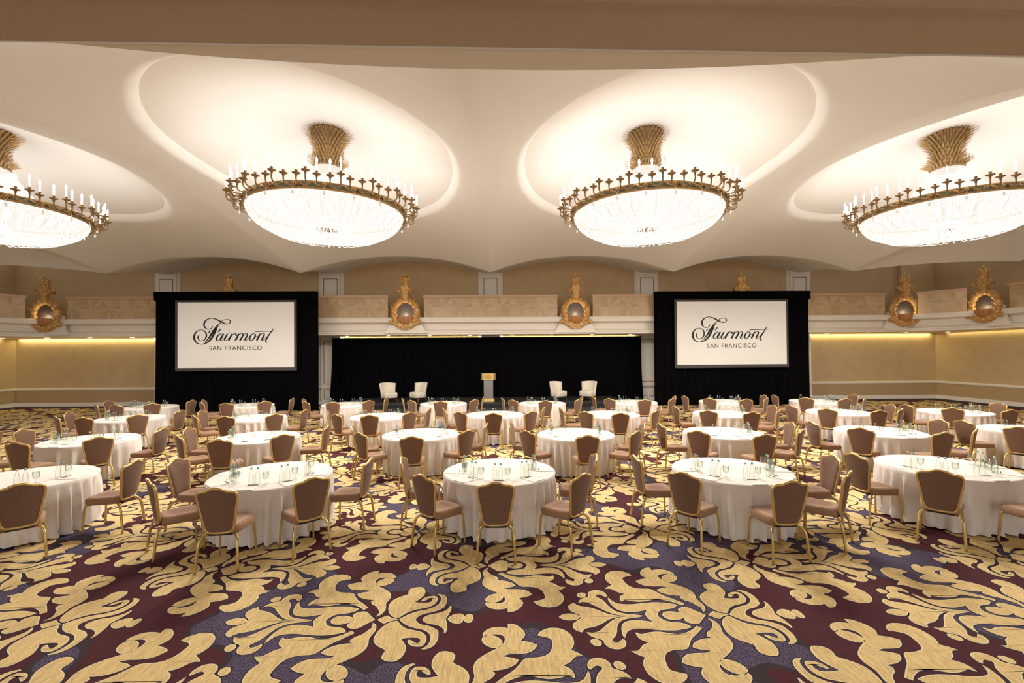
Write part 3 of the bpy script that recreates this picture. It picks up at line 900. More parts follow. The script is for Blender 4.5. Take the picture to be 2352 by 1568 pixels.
screen_set(8.39, 13.71, 1.97, 5.0, 21.73, 8.28, 13.8, 1.82, 5.1, 7.39, 14.99, 5.52, 22.0, 'right', 21)

# armchairs on the stage
def make_armchair():
    t = thing('armchair', '', 'armchair')
    # seat
    mb = MB(); o = []
    n = 28
    def ring(z, s):
        r = []
        for k in range(n):
            a = 2 * pi * k / n
            c_, s_ = cos(a), sin(a)
            x = .33 * s * (abs(c_) ** .45) * (1 if c_ > 0 else -1)
            y = .31 * s * (abs(s_) ** .45) * (1 if s_ > 0 else -1)
            r.append((x, y + .02, z))
        return r
    prof = [(.20, .93), (.215, .98), (.36, 1.0), (.41, .985), (.44, .93), (.45, .7), (.455, .3)]
    vs = []
    for z, s in prof: vs += ring(z, s)
    fs = [(i * n + k, i * n + (k + 1) % n, (i + 1) * n + (k + 1) % n, (i + 1) * n + k) for i in range(len(prof) - 1) for k in range(n)]
    fs += [tuple(range(n)), tuple((len(prof) - 1) * n + k for k in range(n))]
    mb.add(vs, fs, 0, True); mb.build('seat', M['boucle'], t)
    # wrapped flared back
    mb = MB(); vs = []; n = 24; zs = [.22, .35, .45, .6, .72, .82, .87, .885]
    for side in (0, 1):
        for z in zs:
            fl = 1 + .16 * max(0, (z - .4) / .5)
            for k in range(n + 1):
                a = radians(190 + 160 * k / n)
                th = 0 if side else -.075
                dz = -.03 * (abs(cos(a)) ** 2) if z > .8 else 0
                edge = min(1, (z - .2) / .25)
                r = .36 + th
                vs.append((r * cos(a) * fl * 1.0, (r * .92) * sin(a) * (1 + .10 * (z - .3)) - .02 - .12 * (z - .4), z + dz))
    W_ = n + 1; K_ = len(zs) * W_
    for side in (0, 1):
        b_ = side * K_
        fs = [(b_ + i * W_ + k, b_ + i * W_ + k + 1, b_ + (i + 1) * W_ + k + 1, b_ + (i + 1) * W_ + k) for i in range(len(zs) - 1) for k in range(n)]
        mb.add(vs if side == 0 else [], [], 0, True)
        mb.f += fs; mb.m += [0] * len(fs); mb.sm += [True] * len(fs)
    fs = []
    for k in range(n):
        i = (len(zs) - 1) * W_ + k; fs.append((i, i + 1, K_ + i + 1, K_ + i)); fs.append((k, k + 1, K_ + k + 1, K_ + k))
    for i in range(len(zs) - 1):
        for k in (0, n): a = i * W_ + k; fs.append((a, a + W_, K_ + a + W_, K_ + a))
    mb.f += fs; mb.m += [0] * len(fs); mb.sm += [False] * len(fs)
    mb.build('backrest', M['boucle'], t)
    for x in (-.16, -.05, .06, .17):
        for z in (.60, .72):
            mb = MB(); mb.sphere((x, -.285 - .12 * (z - .4) + abs(x) * .22, z), .012, 6); mb.build('button', M['white_trim'], t)
    for sx in (-1, 1):
        for sy in (-1, 1):
            mb = MB(); mb.tube([(sx * .24, sy * .2, .21), (sx * .29, sy * .27, 0)], [.022, .012], 8)
            mb.build('leg', M['walnut'], t)
    return t
ac = make_armchair()
for i, (x, r, lab) in enumerate(((-5.25, -140, 'leftmost cream button-back armchair on the stage'), (-3.9, 140, 'cream armchair on stage, second from left, facing left'),
                                 (2.62, -140, 'cream armchair on stage just right of the lectern, turned right'), (4.0, 140, 'rightmost cream button-back armchair on the stage'))):
    o = ac if i == 0 else copy_tree(ac)
    o.location = (x, 21.35, .368); o.rotation_euler = (0, 0, radians(r)); o.scale = (1.0, 1.0, 1.0)
    tag(o, lab, 'armchair', 'cream armchairs on the stage')

# lectern
t = thing('lectern', 'brass and steel lectern with crest plate standing centre stage', 'lectern', (-.635, 21.3, .362))
mb = MB(); mb.box(-.27, .27, -.2, .2, 0, .05); mb.box(-.26, .26, -.19, .19, .05, .11); mb.box(-.25, .25, -.17, .17, .11, .13); mb.build('brass_base', M['brass'], t)
mb = MB(); mb.box(-.21, .21, -.10, .12, .13, 1.0); mb.box(-.215, -.185, -.115, .12, .13, 1.0); mb.box(.185, .215, -.115, .12, .13, 1.0); mb.build('column', M['steel'], t)
mb = MB(); mb.add([(-.34, -.13, .99), (.34, -.13, .99), (.34, .22, .99), (-.34, .22, .99), (-.34, -.2, 1.32), (.34, -.2, 1.32), (.34, .24, 1.2), (-.34, .24, 1.2)], [(0, 3, 2, 1), (4, 5, 6, 7), (0, 1, 5, 4), (1, 2, 6, 5), (2, 3, 7, 6), (3, 0, 4, 7)])
mb.build('desk', M['steel'], t)
mb = MB(); mb.add([(-.27, -.15, 1.0), (.27, -.15, 1.0), (.27, -.215, 1.305), (-.27, -.215, 1.305), (-.27, -.13, 1.0), (.27, -.13, 1.0), (.27, -.195, 1.305), (-.27, -.195, 1.305)], [(0, 1, 2, 3), (4, 5, 6, 7), (0, 1, 5, 4), (2, 3, 7, 6), (0, 3, 7, 4), (1, 2, 6, 5)])
pl = mb.build('brass_plate', M['brass'], t)
mb = MB()
fz = lambda x, z: ((x) / 1000 * .27, 1.15 - z / 1000 * .27)
for s in ([(-700, 150, 30), (-500, 0, 60), (-400, 150, 60), (-250, -50, 60), (-100, 150, 60), (50, 0, 60), (200, 150, 60), (380, -20, 60), (560, 130, 40), (700, 60, 20)],
          [(-400, -150, 30), (-150, -280, 60), (100, -180, 60), (350, -280, 50), (420, -150, 30)], [(-350, 300, 40), (0, 350, 60), (300, 300, 40)]):
    stroke_mesh(mb, s, fz, 0)
mb.v = [(x, -.153 - .065 * (z - 1.0) / .305, z) for x, y, z in mb.v]
mb.build('crest', M['gilt_dark'], pl)

# ------------------------------------------------------------------ chandeliers
def arc(n, f): return [f(k / n) for k in range(n + 1)]
def make_chandelier():
    """origin at the centre of the ring"""
    t = thing('chandelier', '', 'chandelier')
    # enamelled band with gilt mouldings
    mb = MB()
    mb.lathe([(1.90, -.17), (1.955, -.175), (1.97, -.15), (1.955, -.13), (1.955, -.04), (1.975, -.02), (1.955, .0), (1.91, .0), (1.90, -.17)], 96, mi=0, caps=False)
    mb.f = mb.f; 
    for i, (a, b_) in enumerate(()): pass
    rg = mb.build('ring', [M['bronze_gold'], M['green_band']], t)
    me = rg.data
    for p in me.polygons:
        z = sum(me.vertices[v].co.z for v in p.vertices) / len(p.vertices)
        r = sum(hypot(me.vertices[v].co.x, me.vertices[v].co.y) for v in p.vertices) / len(p.vertices)
        if -.125 < z < -.045 and r > 1.93: p.material_index = 1
    # gilt vine and rosettes on the band
    mb = MB()
    for g in range(20):
        a0 = 2 * pi * g / 20
        for s in (-1, 1):
            pts = []
            for k in range(9):
                u = k / 8; a = a0 + s * u * pi / 20
                pts.append((1.985 * cos(a), 1.985 * sin(a), -.085 + .035 * sin(u * pi * 2) * s))
            mb.tube(pts, [.02, .016, .014, .022, .028, .02, .014, .012, .01], 5)
        for k in range(6):
            b_ = 2 * pi * k / 6
            mb.sphere((1.99 * cos(a0) - .04 * cos(b_) * sin(a0), 1.99 * sin(a0) + .04 * cos(b_) * cos(a0), -.085 + .045 * sin(b_)), .026, 6)
        mb.sphere((2.01 * cos(a0), 2.01 * sin(a0), -.085), .03, 6)
    mb.build('gilt_vine', M['bronze_gold'], rg)
    # crystal basket
    mb = MB()
    prof = [(1.89, -.17), (1.87, -.25), (1.80, -.38), (1.66, -.52), (1.45, -.63), (1.2, -.70), (.95, -.73), (.75, -.715), (.58, -.66), (.44, -.58), (.34, -.50), (.30, -.46)]
    mb.lathe(prof, 160, rf=lambda a, z: 1 + .012 * sin(a * 40) * (1 if z > -.6 else 1.6), caps=False)
    mb.build('crystal_basket', M['crystal'], t)
    mb = MB()
    rn = random.Random(5)
    for k in range(44):       # loose swags of beads that hang below the basket
        a = 2 * pi * k / 44 + rn.uniform(-.03, .03); l = rn.uniform(.6, 1.0)
        pts = [(r * cos(a + .1 * q), r * sin(a + .1 * q), z - .035 * sin(q * pi) * l) for r, z, q in ((.4, -.57, 0), (.6, -.69, .3), (.85, -.755, .5), (1.1, -.75, .75), (1.35, -.69, 1))]
        mb.tube(catmull(pts, 3), .012, 4)
    mb.build('bead_swag', M['crystal'], t)
    # hub under the middle with drops
    mb = MB(); mb.lathe([(.33, -.42), (.36, -.50), (.33, -.54), (.28, -.53), (.25, -.47), (.05, -.46)], 24)
    hb = mb.build('hub', M['bronze'], t)
    mb = MB()
    for k in range(12):
        a = 2 * pi * k / 12
        mb.lathe([(.003, -.66), (.022, -.62), (.012, -.57), (.003, -.5)], 6, .27 * cos(a), .27 * sin(a))
    for k in range(8):
        a = 2 * pi * k / 8
        mb.lathe([(.003, -.74), (.025, -.69), (.012, -.6), (.003, -.5)], 6, .14 * cos(a), .14 * sin(a))
    mb.sphere((0, 0, -.72), .07, 10); mb.tube([(0, 0, -.45), (0, 0, -.66)], .008, 5)
    mb.build('crystal_drop', M['crystal_drop'], hb)
    # upper cone of strands
    mb = MB()
    mb.lathe([(.34, 1.03), (.42, .92), (.62, .62), (.85, .32), (1.2, .05), (1.5, -.08), (1.88, -.12)], 96, rf=lambda a, z: 1 + .02 * sin(a * 24), caps=False)
    mb.build('upper_strands', M['crystal'], t)
    # leafy stem
    mb = MB()
    mb.lathe([(.35, 1.02), (.37, 1.05), (.33, 1.1), (.29, 1.25), (.275, 1.5), (.30, 1.68), (.36, 1.84), (.42, 1.94), (.42, 2.0)], 24)
    stm = mb.build('stem', M['bronze'], t)
    mb = MB()
    for tier in range(9):
        z = 1.05 + tier * .105
        r = .34 if tier == 0 else (.30 + .0 * tier if tier < 4 else .28 + (tier - 4) * .035)
        L_ = .17 if tier in (0,) else .12 + .02 * max(0, tier - 5)
        for k in range(26):
            a = 2 * pi * (k + .5 * (tier % 2)) / 26
            o = .15 if tier < 2 else (.05 + .035 * max(0, tier - 3))
            pts = [(r, z), (r + .03, z + L_ * .5), (r + .05 + o * .4, z + L_ * .85), (r + .06 + o, z + L_ * 1.0)]
            w = [.022, .026, .02, .005]
            mb.tube([(q * cos(a), q * sin(a), zz) for q, zz in pts], w, 4, flat=.35)
    mb.build('stem_leaf', M['bronze_gold'], stm)
    # candle arms, groups of three
    first = None
    for g in range(20):
        for j, (da, rr, dz) in enumerate(((-.095, 2.18, -.03), (0, 2.26, .01), (.095, 2.18, -.03))):
            a = 2 * pi * (g + .5) / 20 + da
            key = j == 1
            src = make_chandelier.__dict__.get('p%d' % key)
            if src is None:
                mb = MB()
                r1 = rr - 1.97
                pts = catmull([(0, 0, -.09), (r1 * .4, 0, -.13), (r1 * .85, 0, -.12), (r1 * 1.02, 0, -.05), (r1, 0, .03 + dz)], 4)
                mb.tube(pts, .016, 6)
                mb.lathe([(.016, .0 + dz), (.022, .04 + dz), (.032, .07 + dz), (.085, .09 + dz), (.09, .10 + dz), (.03, .105 + dz), (.022, .14 + dz), (.035, .15 + dz), (.03, .165 + dz)], 12, r1, 0)
                arm = mb.build('candle_arm', M['bronze'], t)
                mb = MB(); mb.lathe([(.021, .16 + dz), (.019, .36 + dz)], 8, r1, 0)
                mb.build('candle', M['candle'], arm)
                mb = MB(); mb.lathe([(.008, .36 + dz), (.024, .385 + dz), (.024, .405 + dz), (.012, .44 + dz), (.003, .47 + dz)], 8, r1, 0)
                mb.build('bulb', M['bulb'], arm)
                make_chandelier.__dict__['p%d' % key] = arm
            else:
                arm = copy_tree(src, t)
            arm.location = (1.97 * cos(a), 1.97 * sin(a), 0)
            arm.rotation_euler = (0, 0, a)
    # loose pendants under the ring
    for k in range(20):
        a = 2 * pi * k / 20
        mb = MB(); mb.tube([(0, 0, -.16), (0, 0, -.24)], .004, 4); mb.lathe([(.003, -.34), (.03, -.30), (.022, -.27), (.003, -.23)], 7)
        o = mb.build('pendant', M['crystal_drop'], t); o.location = (2.04 * cos(a), 2.04 * sin(a), 0)
    return t
ch0 = make_chandelier()
chl = ['leftmost crystal basket chandelier, cut off by the left photo edge', 'large crystal basket chandelier ringed with candles, second from left',
       'large crystal basket chandelier ringed with candles, third from left', 'rightmost crystal basket chandelier, cut off by the right photo edge']
for i, x in enumerate(CH_POS):
    o = ch0 if i == 0 else copy_tree(ch0)
    o.location = (x, CY, 6.37)
    tag(o, chl[i], 'chandelier', 'crystal chandeliers under the domed ceiling')
    for k in range(8):
        a = 2 * pi * (k + .5) / 8
        l = bpy.data.lights.new('candle_light', 'POINT'); l.energy = CANDLE_W; l.color = (1, .96, .91); l.shadow_soft_size = .15
        lo = bpy.data.objects.new('candle_light', l); C.objects.link(lo); lo.parent = o
        lo.location = (1.75 * cos(a), 1.75 * sin(a), .42)

    for k in range(6):
        a = 2 * pi * k / 6
        l = bpy.data.lights.new('basket_bulb', 'SPOT'); l.energy = BULB_W; l.color = (1, .96, .91); l.shadow_soft_size = .07
        l.spot_size = radians(172); l.spot_blend = .4
        lo = bpy.data.objects.new('basket_bulb', l); C.objects.link(lo); lo.parent = o
        lo.location = (1.1 * cos(a), 1.1 * sin(a), -.2)

# ------------------------------------------------------------------ floor: broadloom with a woven scroll figure
def smooth_poly(pts, n=3):
    N = len(pts); out = []
    def g(i): return pts[i % N]
    def sharp(i):
        a = (g(i)[0] - g(i - 1)[0], g(i)[1] - g(i - 1)[1]); b_ = (g(i + 1)[0] - g(i)[0], g(i + 1)[1] - g(i)[1])
        return (a[0] * b_[0] + a[1] * b_[1]) < .15 * (hypot(*a) * hypot(*b_) + 1e-9)
    for i in range(N):
        p1, p2 = g(i), g(i + 1)
        p0 = p1 if sharp(i) else g(i - 1)
        p3 = p2 if sharp((i + 1) % N) else g(i + 2)
        for k in range(n):
            t = k / n
            out.append(tuple(.5 * (2 * b_ + (c - a) * t + (2 * a - 5 * b_ + 4 * c - d) * t * t + (3 * b_ - a - 3 * c + d) * t ** 3) for a, b_, c, d in zip(p0, p1, p2, p3)))
    return out
def area(p): return .5 * sum(p[i - 1][0] * p[i][1] - p[i][0] * p[i - 1][1] for i in range(len(p)))
shapes = []
for kind, pts in CARPET:
    if kind == 'F':
        q = smooth_poly(pts)
        shapes.append(q); shapes.append([(x, -y) for x, y in q])
    else:
        shapes.append(smooth_poly(pts + [(x, -y) for x, y in pts[::-1][1:-1]]))
shapes = [q if area(q) > 0 else q[::-1] for q in shapes]
from mathutils.geometry import tessellate_polygon
TRI = {}
def put(P_, z, mi, key):
    if key not in TRI: TRI[key] = tessellate_polygon([[Vector((x, y, 0)) for x, y in P_]])
    fs = []
    for a, b_, c in TRI[key]:
        (x0, y0), (x1, y1), (x2, y2) = P_[a], P_[b_], P_[c]
        fs.append((a, b_, c) if (x1 - x0) * (y2 - y0) - (x2 - x0) * (y1 - y0) > 0 else (a, c, b_))
    mb.add([(x, y, z) for x, y in P_], fs, mi)
def inset(p, d):
    out = []; n = len(p)
    for i in range(n):
        a, b_, c = p[i - 1], p[i], p[(i + 1) % n]
        n1 = (-(b_[1] - a[1]), b_[0] - a[0]); n2 = (-(c[1] - b_[1]), c[0] - b_[0])
        l1 = hypot(*n1) or 1; l2 = hypot(*n2) or 1
        nx = n1[0] / l1 + n2[0] / l2; ny = n1[1] / l1 + n2[1] / l2; l = hypot(nx, ny) or 1
        out.append((b_[0] + nx / l * d, b_[1] + ny / l * d))
    return out
mb = MB()
mb.add([(XL - .1, YF, 0), (XR + .1, YF, 0), (XR + .1, YB + .1, 0), (XL - .1, YB + .1, 0)], [(0, 1, 2, 3)], 0)
BW = .75
for x0, x1, y0, y1 in ((XL, XR, YB - BW, YB), (XL, XL + BW, YF, YB - BW), (XR - BW, XR, YF, YB - BW)):
    mb.add([(x0, y0, .003), (x1, y0, .003), (x1, y1, .003), (x0, y1, .003)], [(0, 1, 2, 3)], 2)
PX, PY = 3.18, 1.088
ca, sa_ = cos(-.010), sin(-.010)
for r in range(-6, 19):
    y0 = 4.41 + r * PY
    if y0 > YB - BW - .1: continue
    flip = r % 2
    for c in range(-9, 9):
        x0 = 2.073 + c * PX + (.79 if flip else 0)
        for qi, q in enumerate(shapes):
            P_ = []
            for x, y in q:
                if flip: x = -x
                X, Y = x0 + x, y0 + y
                dx, dy = X - 1, Y - 4.5
                P_.append((1 + dx * ca - dy * sa_, 4.5 + dx * sa_ + dy * ca))
            mxx = max(p[0] for p in P_); mnx = min(p[0] for p in P_); mxy = max(p[1] for p in P_); mny = min(p[1] for p in P_)
            if mxx > XR - BW or mnx < XL + BW or mxy > YB - BW or mny < -1.2: continue
            near = Y < 9 and abs(X) < 12
            if near:
                sg = -1 if flip else 1
                put(inset(P_, -.011 * sg), .0006, 4, (qi, 0))
                put(P_, .0012, 3, (qi, 0))
                put(inset(P_, .009 * sg), .0018, 1, (qi, 0))
            else:
                put(P_, .006, 1, (qi, 0))
me = bpy.data.meshes.new('floor'); me.from_pydata(mb.v, [], mb.f)
for m_ in (M['carpet'], M['carpet_gold'], M['carpet_border'], M['carpet_rim'], M['carpet_outline']): me.materials.append(m_)
me.polygons.foreach_set('material_index', mb.m); me.update()
fl = bpy.data.objects.new('floor', me); C.objects.link(fl); fl['kind'] = 'structure'

# ------------------------------------------------------------------ chairs
def make_chair():
    """front of the seat towards +y"""
    t = thing('banquet_chair', '', 'chair')
    half = [(0, .985), (.045, .98), (.085, .962), (.125, .944), (.175, .938), (.208, .922), (.222, .885), (.218, .83), (.205, .76), (.188, .66), (.17, .55), (.158, .49), (.142, .462), (.115, .448), (.06, .443), (0, .442)]
    prof = half + [(-x, z) for x, z in half[::-1][1:-1]]
    def by(x, z): return -.238 - (z - .45) * .17 - .035 * (1 - (x / .23) ** 2) + .02
    def P3(x, z, d=0): return (x, by(x, z) + d, z)
    sm = catmull([P3(x, z) for x, z in prof], 2, True)
    mb = MB(); mb.loop(sm, .016, .019, 6)
    fr = mb.build('back_frame', M['gold_frame'], t)
    # padded panel, bulged front and flat back
    cx, cz = 0, .71
    mb = MB(); n = len(sm)
    for sgn, bl in ((1, .028), (-1, .008)):
        rings = [(.985, .0), (.93, .55), (.75, .9), (.45, 1), (.15, 1.0)]
        vs = []
        for s, bq in rings:
            for p in sm:
                x = cx + (p[0] - cx) * s; z = cz + (p[2] - cz) * s
                vs.append((x, by(x, z) + sgn * (.006 + bl * bq), z))
        fs = [(i * n + k, i * n + (k + 1) % n, (i + 1) * n + (k + 1) % n, (i + 1) * n + k) for i in range(4) for k in range(n)]
        fs.append(tuple(4 * n + k for k in range(n)))
        mb.add(vs, fs, 0, True)
    mb.build('backrest', M['chair_back'], t)
    # seat
    mb = MB(); n = 32; vs = []
    def srt(c_): return (abs(c_) ** .38) * (1 if c_ > 0 else -1)
    pr = [(.402, .90), (.412, .965), (.45, 1.0), (.485, .985), (.50, .93), (.508, .8), (.512, .4)]
    for z, s in pr:
        for k in range(n):
            a = 2 * pi * (k + .5) / n
            y = .225 * srt(sin(a)); w = .215 + .022 * (y / .225)
            crown = 0
            vs.append((w * s * srt(cos(a)), y * s, z))
    fs = [(i * n + k, i * n + (k + 1) % n, (i + 1) * n + (k + 1) % n, (i + 1) * n + k) for i in range(len(pr) - 1) for k in range(n)]
    fs += [tuple(range(n))[::-1], tuple((len(pr) - 1) * n + k for k in range(n))]
    mb.add(vs, fs, 0, True); mb.build('seat', M['chair_seat'], t)
    mb = MB(); mb.box(-.13, .13, -.225, -.10, .398, .418)
    mb.box(-.10, .10, -.232, -.214, .40, .452)
    mb.build('back_bracket', M['black_part'], t)
    for s in (-1, 1):
        mb = MB()
        mb.tube(catmull([(s * .13, -.17, .405), (s * .17, -.215, .405), (s * .202, -.255, .37), (s * .215, -.28, .30), (s * .225, -.30, .15), (s * .235, -.315, .0)], 3), .0155, 6, flat=1.15)
        mb.build('leg', M['gold_leg'], t)
        mb = MB()
        mb.tube(catmull([(s * .175, .14, .408), (s * .195, .19, .40), (s * .205, .205, .33), (s * .213, .215, .15), (s * .22, .222, 0)], 3), .014, 6, flat=1.15)
        mb.build('leg', M['gold_leg'], t)
    return t

TABLES = {
'A': (-0.05, 6.99, [(-88, 1.35), (-43, 1.45), (-2, 1.35), (43, 1.55), (90, 1.35)]),
'B': (-3.44, 6.93, [(-93, 1.35), (-44, 1.40), (3, 1.50), (44, 1.50), (89, 1.45)]),
'C': (3.45, 6.87, [(-91, 1.40), (-48, 1.50), (-1, 1.45), (44, 1.45), (83, 1.25)]),
'D': (6.77, 6.90, [(-87, 1.45), (-46, 1.55), (0, 1.5), None, (86, 1.35)]),
'E': (-7.02, 6.87, [None, None, None, (45, 1.60), (92, 1.55)]),
'2a': (-8.86, 10.06, [(-92, 1.35), (-46, 1.45), (0, 1.50), (45, 1.50), (88, 1.55)]),
'2b': (-5.35, 10.16, [(-87, 1.35), (-42, 1.45), (3, 1.55), (44, 1.50), (91, 1.50)]),
'2c': (-1.82, 10.30, [(-81, 1.40), (-44, 1.50), (3, 1.60), (50, 1.45), (89, 1.45)]),
'2d': (1.62, 10.11, [(-97, 1.40), (-52, 1.45), (-1, 1.50), (44, 1.50), (83, 1.35)]),
'2e': (4.90, 10.07, [(-86, 1.45), (-43, 1.50), (2, 1.55), (45, 1.50), (86, 1.40)]),
'2f': (8.39, 10.02, [(-89, 1.55), (-52, 1.45), (-1, 1.50), (42, 1.50), (93, 1.35)]),
'2g': (11.73, 9.96, [(-91, 1.50), (-54, 1.60), None, None, None]),
'3a': (-10.81, 13.55, [(-75, 1.35), (-36, 1.55), (1, 1.55), (44, 1.55), (85, 1.55)]),
'3b': (-7.14, 13.39, [(-86, 1.40), (-41, 1.50), (0, 1.40), (45, 1.55), (84, 1.50)]),
'3c': (-3.55, 13.41, [(-80, 1.35), (-33, 1.50), (4, 1.50), (47, 1.45), (84, 1.45)]),
'3d': (-0.22, 13.59, [(-80, 1.50), (-37, 1.55), (0, 1.55), (39, 1.60), (80, 1.45)]),
'3e': (3.15, 13.37, [(-79, 1.50), (-38, 1.50), (-3, 1.55), (44, 1.45), (87, 1.45)]),
'3f': (6.48, 13.30, [(-88, 1.45), (-41, 1.50), (0, 1.55), (45, 1.45), (88, 1.35)]),
'3g': (9.97, 13.36, [(-83, 1.60), (-46, 1.55), (-1, 1.50), (36, 1.45), (85, 1.30)]),
'3h': (13.28, 13.19, [(-87, 1.50), (-46, 1.45), (1, 1.50), (36, 1.45), (93, 1.25)]),
'4a': (-12.55, 16.61, [(-90, 1.40), (-39, 1.45), (2, 1.50), (39, 1.50), (86, 1.55)]),
'4b': (-9.21, 16.84, [(-79, 1.35), (-38, 1.50), (3, 1.50), (48, 1.50), (93, 1.55)]),
'4c': (-5.69, 16.82, [(-80, 1.35), (-37, 1.55), (2, 1.50), (47, 1.55), (88, 1.50)]),
'4d': (-2.14, 16.79, [(-79, 1.45), (-42, 1.45), (3, 1.50), (50, 1.55), (87, 1.45)]),
'4e': (1.44, 16.58, [(-82, 1.45), (-47, 1.50), (0, 1.45), (53, 1.50), (90, 1.30)]),
'4f': (4.80, 16.68, [(-88, 1.50), (-49, 1.50), (-2, 1.50), (41, 1.55), (80, 1.30)]),
'4g': (8.09, 16.58, [(-86, 1.50), (-43, 1.50), (2, 1.50), (41, 1.45), (86, 1.30)]),
'4h': (11.37, 16.37, [(-92, 1.50), (-45, 1.50), (-2, 1.50), (39, 1.45), (92, 1.35)]),
}
ORD = ['first', 'second', 'third', 'fourth', 'fifth', 'sixth', 'seventh', 'eighth']
order = {1: ['E', 'B', 'A', 'C', 'D'], 2: ['2a', '2b', '2c', '2d', '2e', '2f', '2g'], 3: ['3' + c for c in 'abcdefgh'], 4: ['4' + c for c in 'abcdefgh']}
TN = {}
for r, l in order.items():
    rn = {1: 'front row', 2: 'second row', 3: 'third row', 4: 'back row'}[r]
    for i, k in enumerate(l): TN[k] = '%s table from left in %s' % (ORD[i], rn)
SIDE = ['far left', 'near left', 'near centre', 'near right', 'far right']

def make_cloth(seed):
    t = thing('banquet_table', '', 'table')
    rnd = random.Random(seed)
    nf = 25 + seed % 4
    ph = [rnd.uniform(0, 6.28) for _ in range(5)]
    R0 = .835; n = 176
    mb = MB(); vs = []
    top = [(.0, .764), (.3, .764), (.6, .764), (R0 - .02, .764), (R0, .76), (R0 + .012, .748)]
    rows = [(.70, 0), (.64, .12), (.56, .3), (.46, .5), (.36, .68), (.26, .82), (.16, .92), (.08, .98), (.012, 1.0)]
    fs = []
    ring = []
    for r, z in top[1:]:
        ring.append([(r * cos(2 * pi * k / n), r * sin(2 * pi * k / n), z) for k in range(n)])
    for z, s in rows:
        rr = []
        for k in range(n):
            a = 2 * pi * k / n
            w = a * nf + 1.6 * sin(2 * a + ph[0]) + 1.1 * sin(5 * a + ph[1])
            amp = .65 + .35 * sin(3 * a + ph[2])
            f = (sin(w) + .35 * sin(2 * w + ph[4])) * amp
            big = sin(a * 4 + ph[2]) * .5 + sin(a * 7 + ph[3]) * .5
            tight = .009 * sin(w * 2.3 + 3 * z)
            crump = .02 * sin(a * 31 + z * 40 + ph[4]) * max(0, (s - .8)) / .2
            r = R0 + .004 + s ** .5 * (.068 * f + .016 * big + tight) - .022 * s + crump
            r = min(r, .905)
            zz = z + (.03 * (1 + sin(a * 6 + ph[3])) * .3 if z < .05 else 0)
            rr.append((r * cos(a), r * sin(a), zz))
        ring.append(rr)
    for rr in ring: vs += rr
    N_ = len(ring)
    fs = [(i * n + k, i * n + (k + 1) % n, (i + 1) * n + (k + 1) % n, (i + 1) * n + k) for i in range(N_ - 1) for k in range(n)]
    fs.append(tuple(range(n)))
    mb.add(vs, fs, 0, True)
    mb.build('tablecloth', M['cloth'], t)
    return t
protos = [make_cloth(s) for s in (1, 2, 3, 6)]
used = [False] * 4

def make_bottle(cap):
    t = thing('water_bottle', '', 'bottle')
    mb = MB(); mb.lathe([(.028, 0), (.033, .004), (.034, .03), (.033, .10), (.026, .15), (.016, .185), (.012, .20), (.012, .215)], 14)
    mb.build('bottle_body', M['glass'], t)
    mb = MB(); mb.lathe([(.014, .208), (.0142, .214), (.0142, .230), (.012, .232)], 10)
    mb.build('cap', M[cap], t)
    return t
def make_goblet():
    t = MB(); t.lathe([(.034, 0), (.033, .004), (.008, .010), (.006, .05), (.012, .062), (.036, .085), (.041, .12), (.040, .165), (.037, .165), (.037, .12), (.032, .09), (.004, .07)], 14, caps=False)
    return t.build('water_goblet', M['glass'])
def make_pad():
    mb = MB(); mb.box(-.105, .105, -.14, .14, 0, .006)
    return mb.build('notepad', M['paper'])
def make_pen():
    mb = MB(); mb.tube([(-.07, 0, .005), (.05, 0, .005), (.066, 0, .005), (.072, 0, .005)], [.0045, .0045, .003, .001], 6)
    return mb.build('ballpoint_pen', M['pen'])
chair0 = make_chair(); cu = False
bt = {'cap_teal': make_bottle('cap_teal'), 'cap_rose': make_bottle('cap_rose')}
gb = make_goblet(); pad0 = make_pad(); pen0 = make_pen()
first = {}
def place(src, key, loc, rz, label, cat, group):
    if not first.get(key):
        first[key] = True; o = src
    else:
        o = copy_tree(src)
    o.location = loc; o.rotation_euler = (0, 0, rz)
    tag(o, label, cat, group)
    return o
rnd = random.Random(12)
ZTAB = .7645
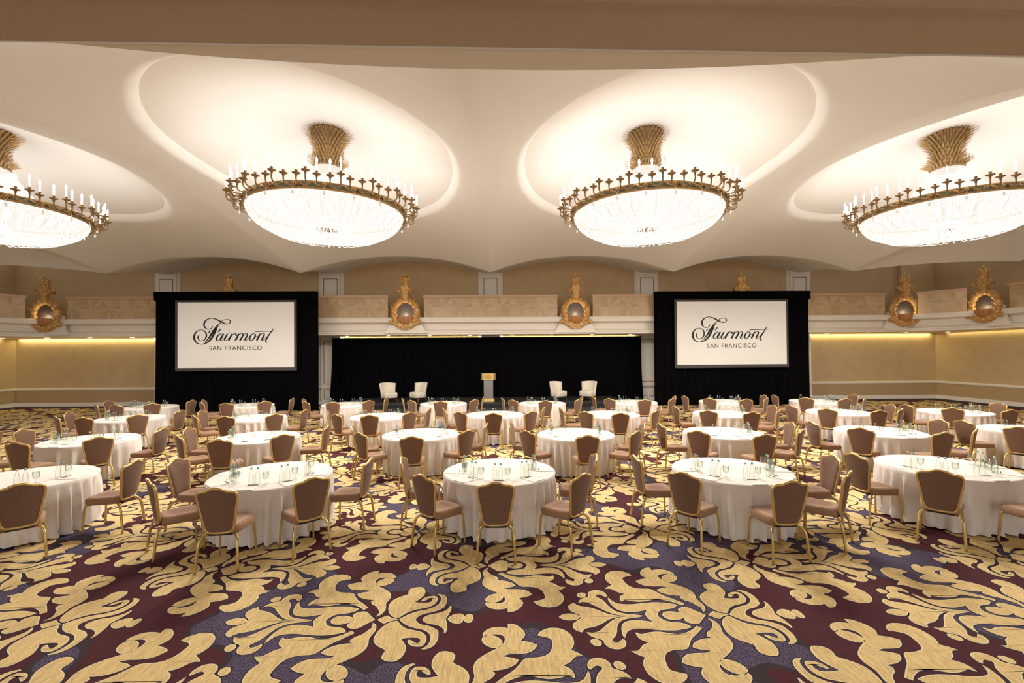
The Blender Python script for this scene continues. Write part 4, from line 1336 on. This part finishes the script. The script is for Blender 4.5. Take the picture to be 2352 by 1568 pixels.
for ti, (k, (cx, cy, chairs)) in enumerate(TABLES.items()):
    p = ti % 4
    place(protos[p], 'cloth%d' % p, (cx, cy, 0), rnd.uniform(0, 6.28), 'round banquet table under floor-length white cloth, ' + TN[k], 'table', 'round banquet tables')
    for j, c in enumerate(chairs):
        if c is None: ang, r = (-90, -45, 0, 45, 90)[j], None
        else: ang, r = c
        a = radians(ang)
        dx, dy = sin(a), -cos(a)
        # chair
        if r:
            d = max(r - .32, 1.135)
            turn = radians(rnd.uniform(-4, 4))
            place(chair0, 'chair', (cx + dx * d, cy + dy * d, .006), a + turn, 'gold-framed brown chair at %s side of %s' % (SIDE[j], TN[k]), 'chair', 'banquet chairs around the round tables')
        # place setting
        tx, ty = -dy, dx          # to the right as seen from the chair... tangential
        tx, ty = cos(a), sin(a)
        for q, (cap, off) in enumerate((('cap_rose', -.045), ('cap_teal', .035))):
            rr = .53 + rnd.uniform(-.012, .012)
            o_ = off + rnd.uniform(-.004, .004)
            place(bt[cap], cap, (cx + dx * rr + tx * o_, cy + dy * rr + ty * o_, ZTAB), rnd.uniform(0, 6), '%s-capped water bottle at %s seat of %s' % (('rose', 'teal')[q], SIDE[j], TN[k]), 'bottle', 'water bottles on the tables')
        place(gb, 'goblet', (cx + dx * .52 + tx * .135, cy + dy * .52 + ty * .135, ZTAB), 0, 'stemmed water glass at %s seat of %s' % (SIDE[j], TN[k]), 'glass', 'water glasses on the tables')
        if cy < 12:
            place(pad0, 'pad', (cx + dx * .685, cy + dy * .685, ZTAB), a + pi / 2 * 0, 'white notepad at %s seat of %s' % (SIDE[j], TN[k]), 'notepad', 'notepads on the tables')
            place(pen0, 'pen', (cx + dx * .60 + tx * .01, cy + dy * .60 + ty * .01, ZTAB + .006), a + radians(rnd.uniform(-8, 8)), 'dark pen lying at %s seat of %s' % (SIDE[j], TN[k]), 'pen', 'pens on the tables')
# one more chair of a table outside the frame
a = radians(88)
place(chair0, 'chair', (-12.3 + 1.13 * sin(a), 10.0, .006), a, 'gold-framed brown chair half out of frame at the far left edge', 'chair', 'banquet chairs around the round tables')
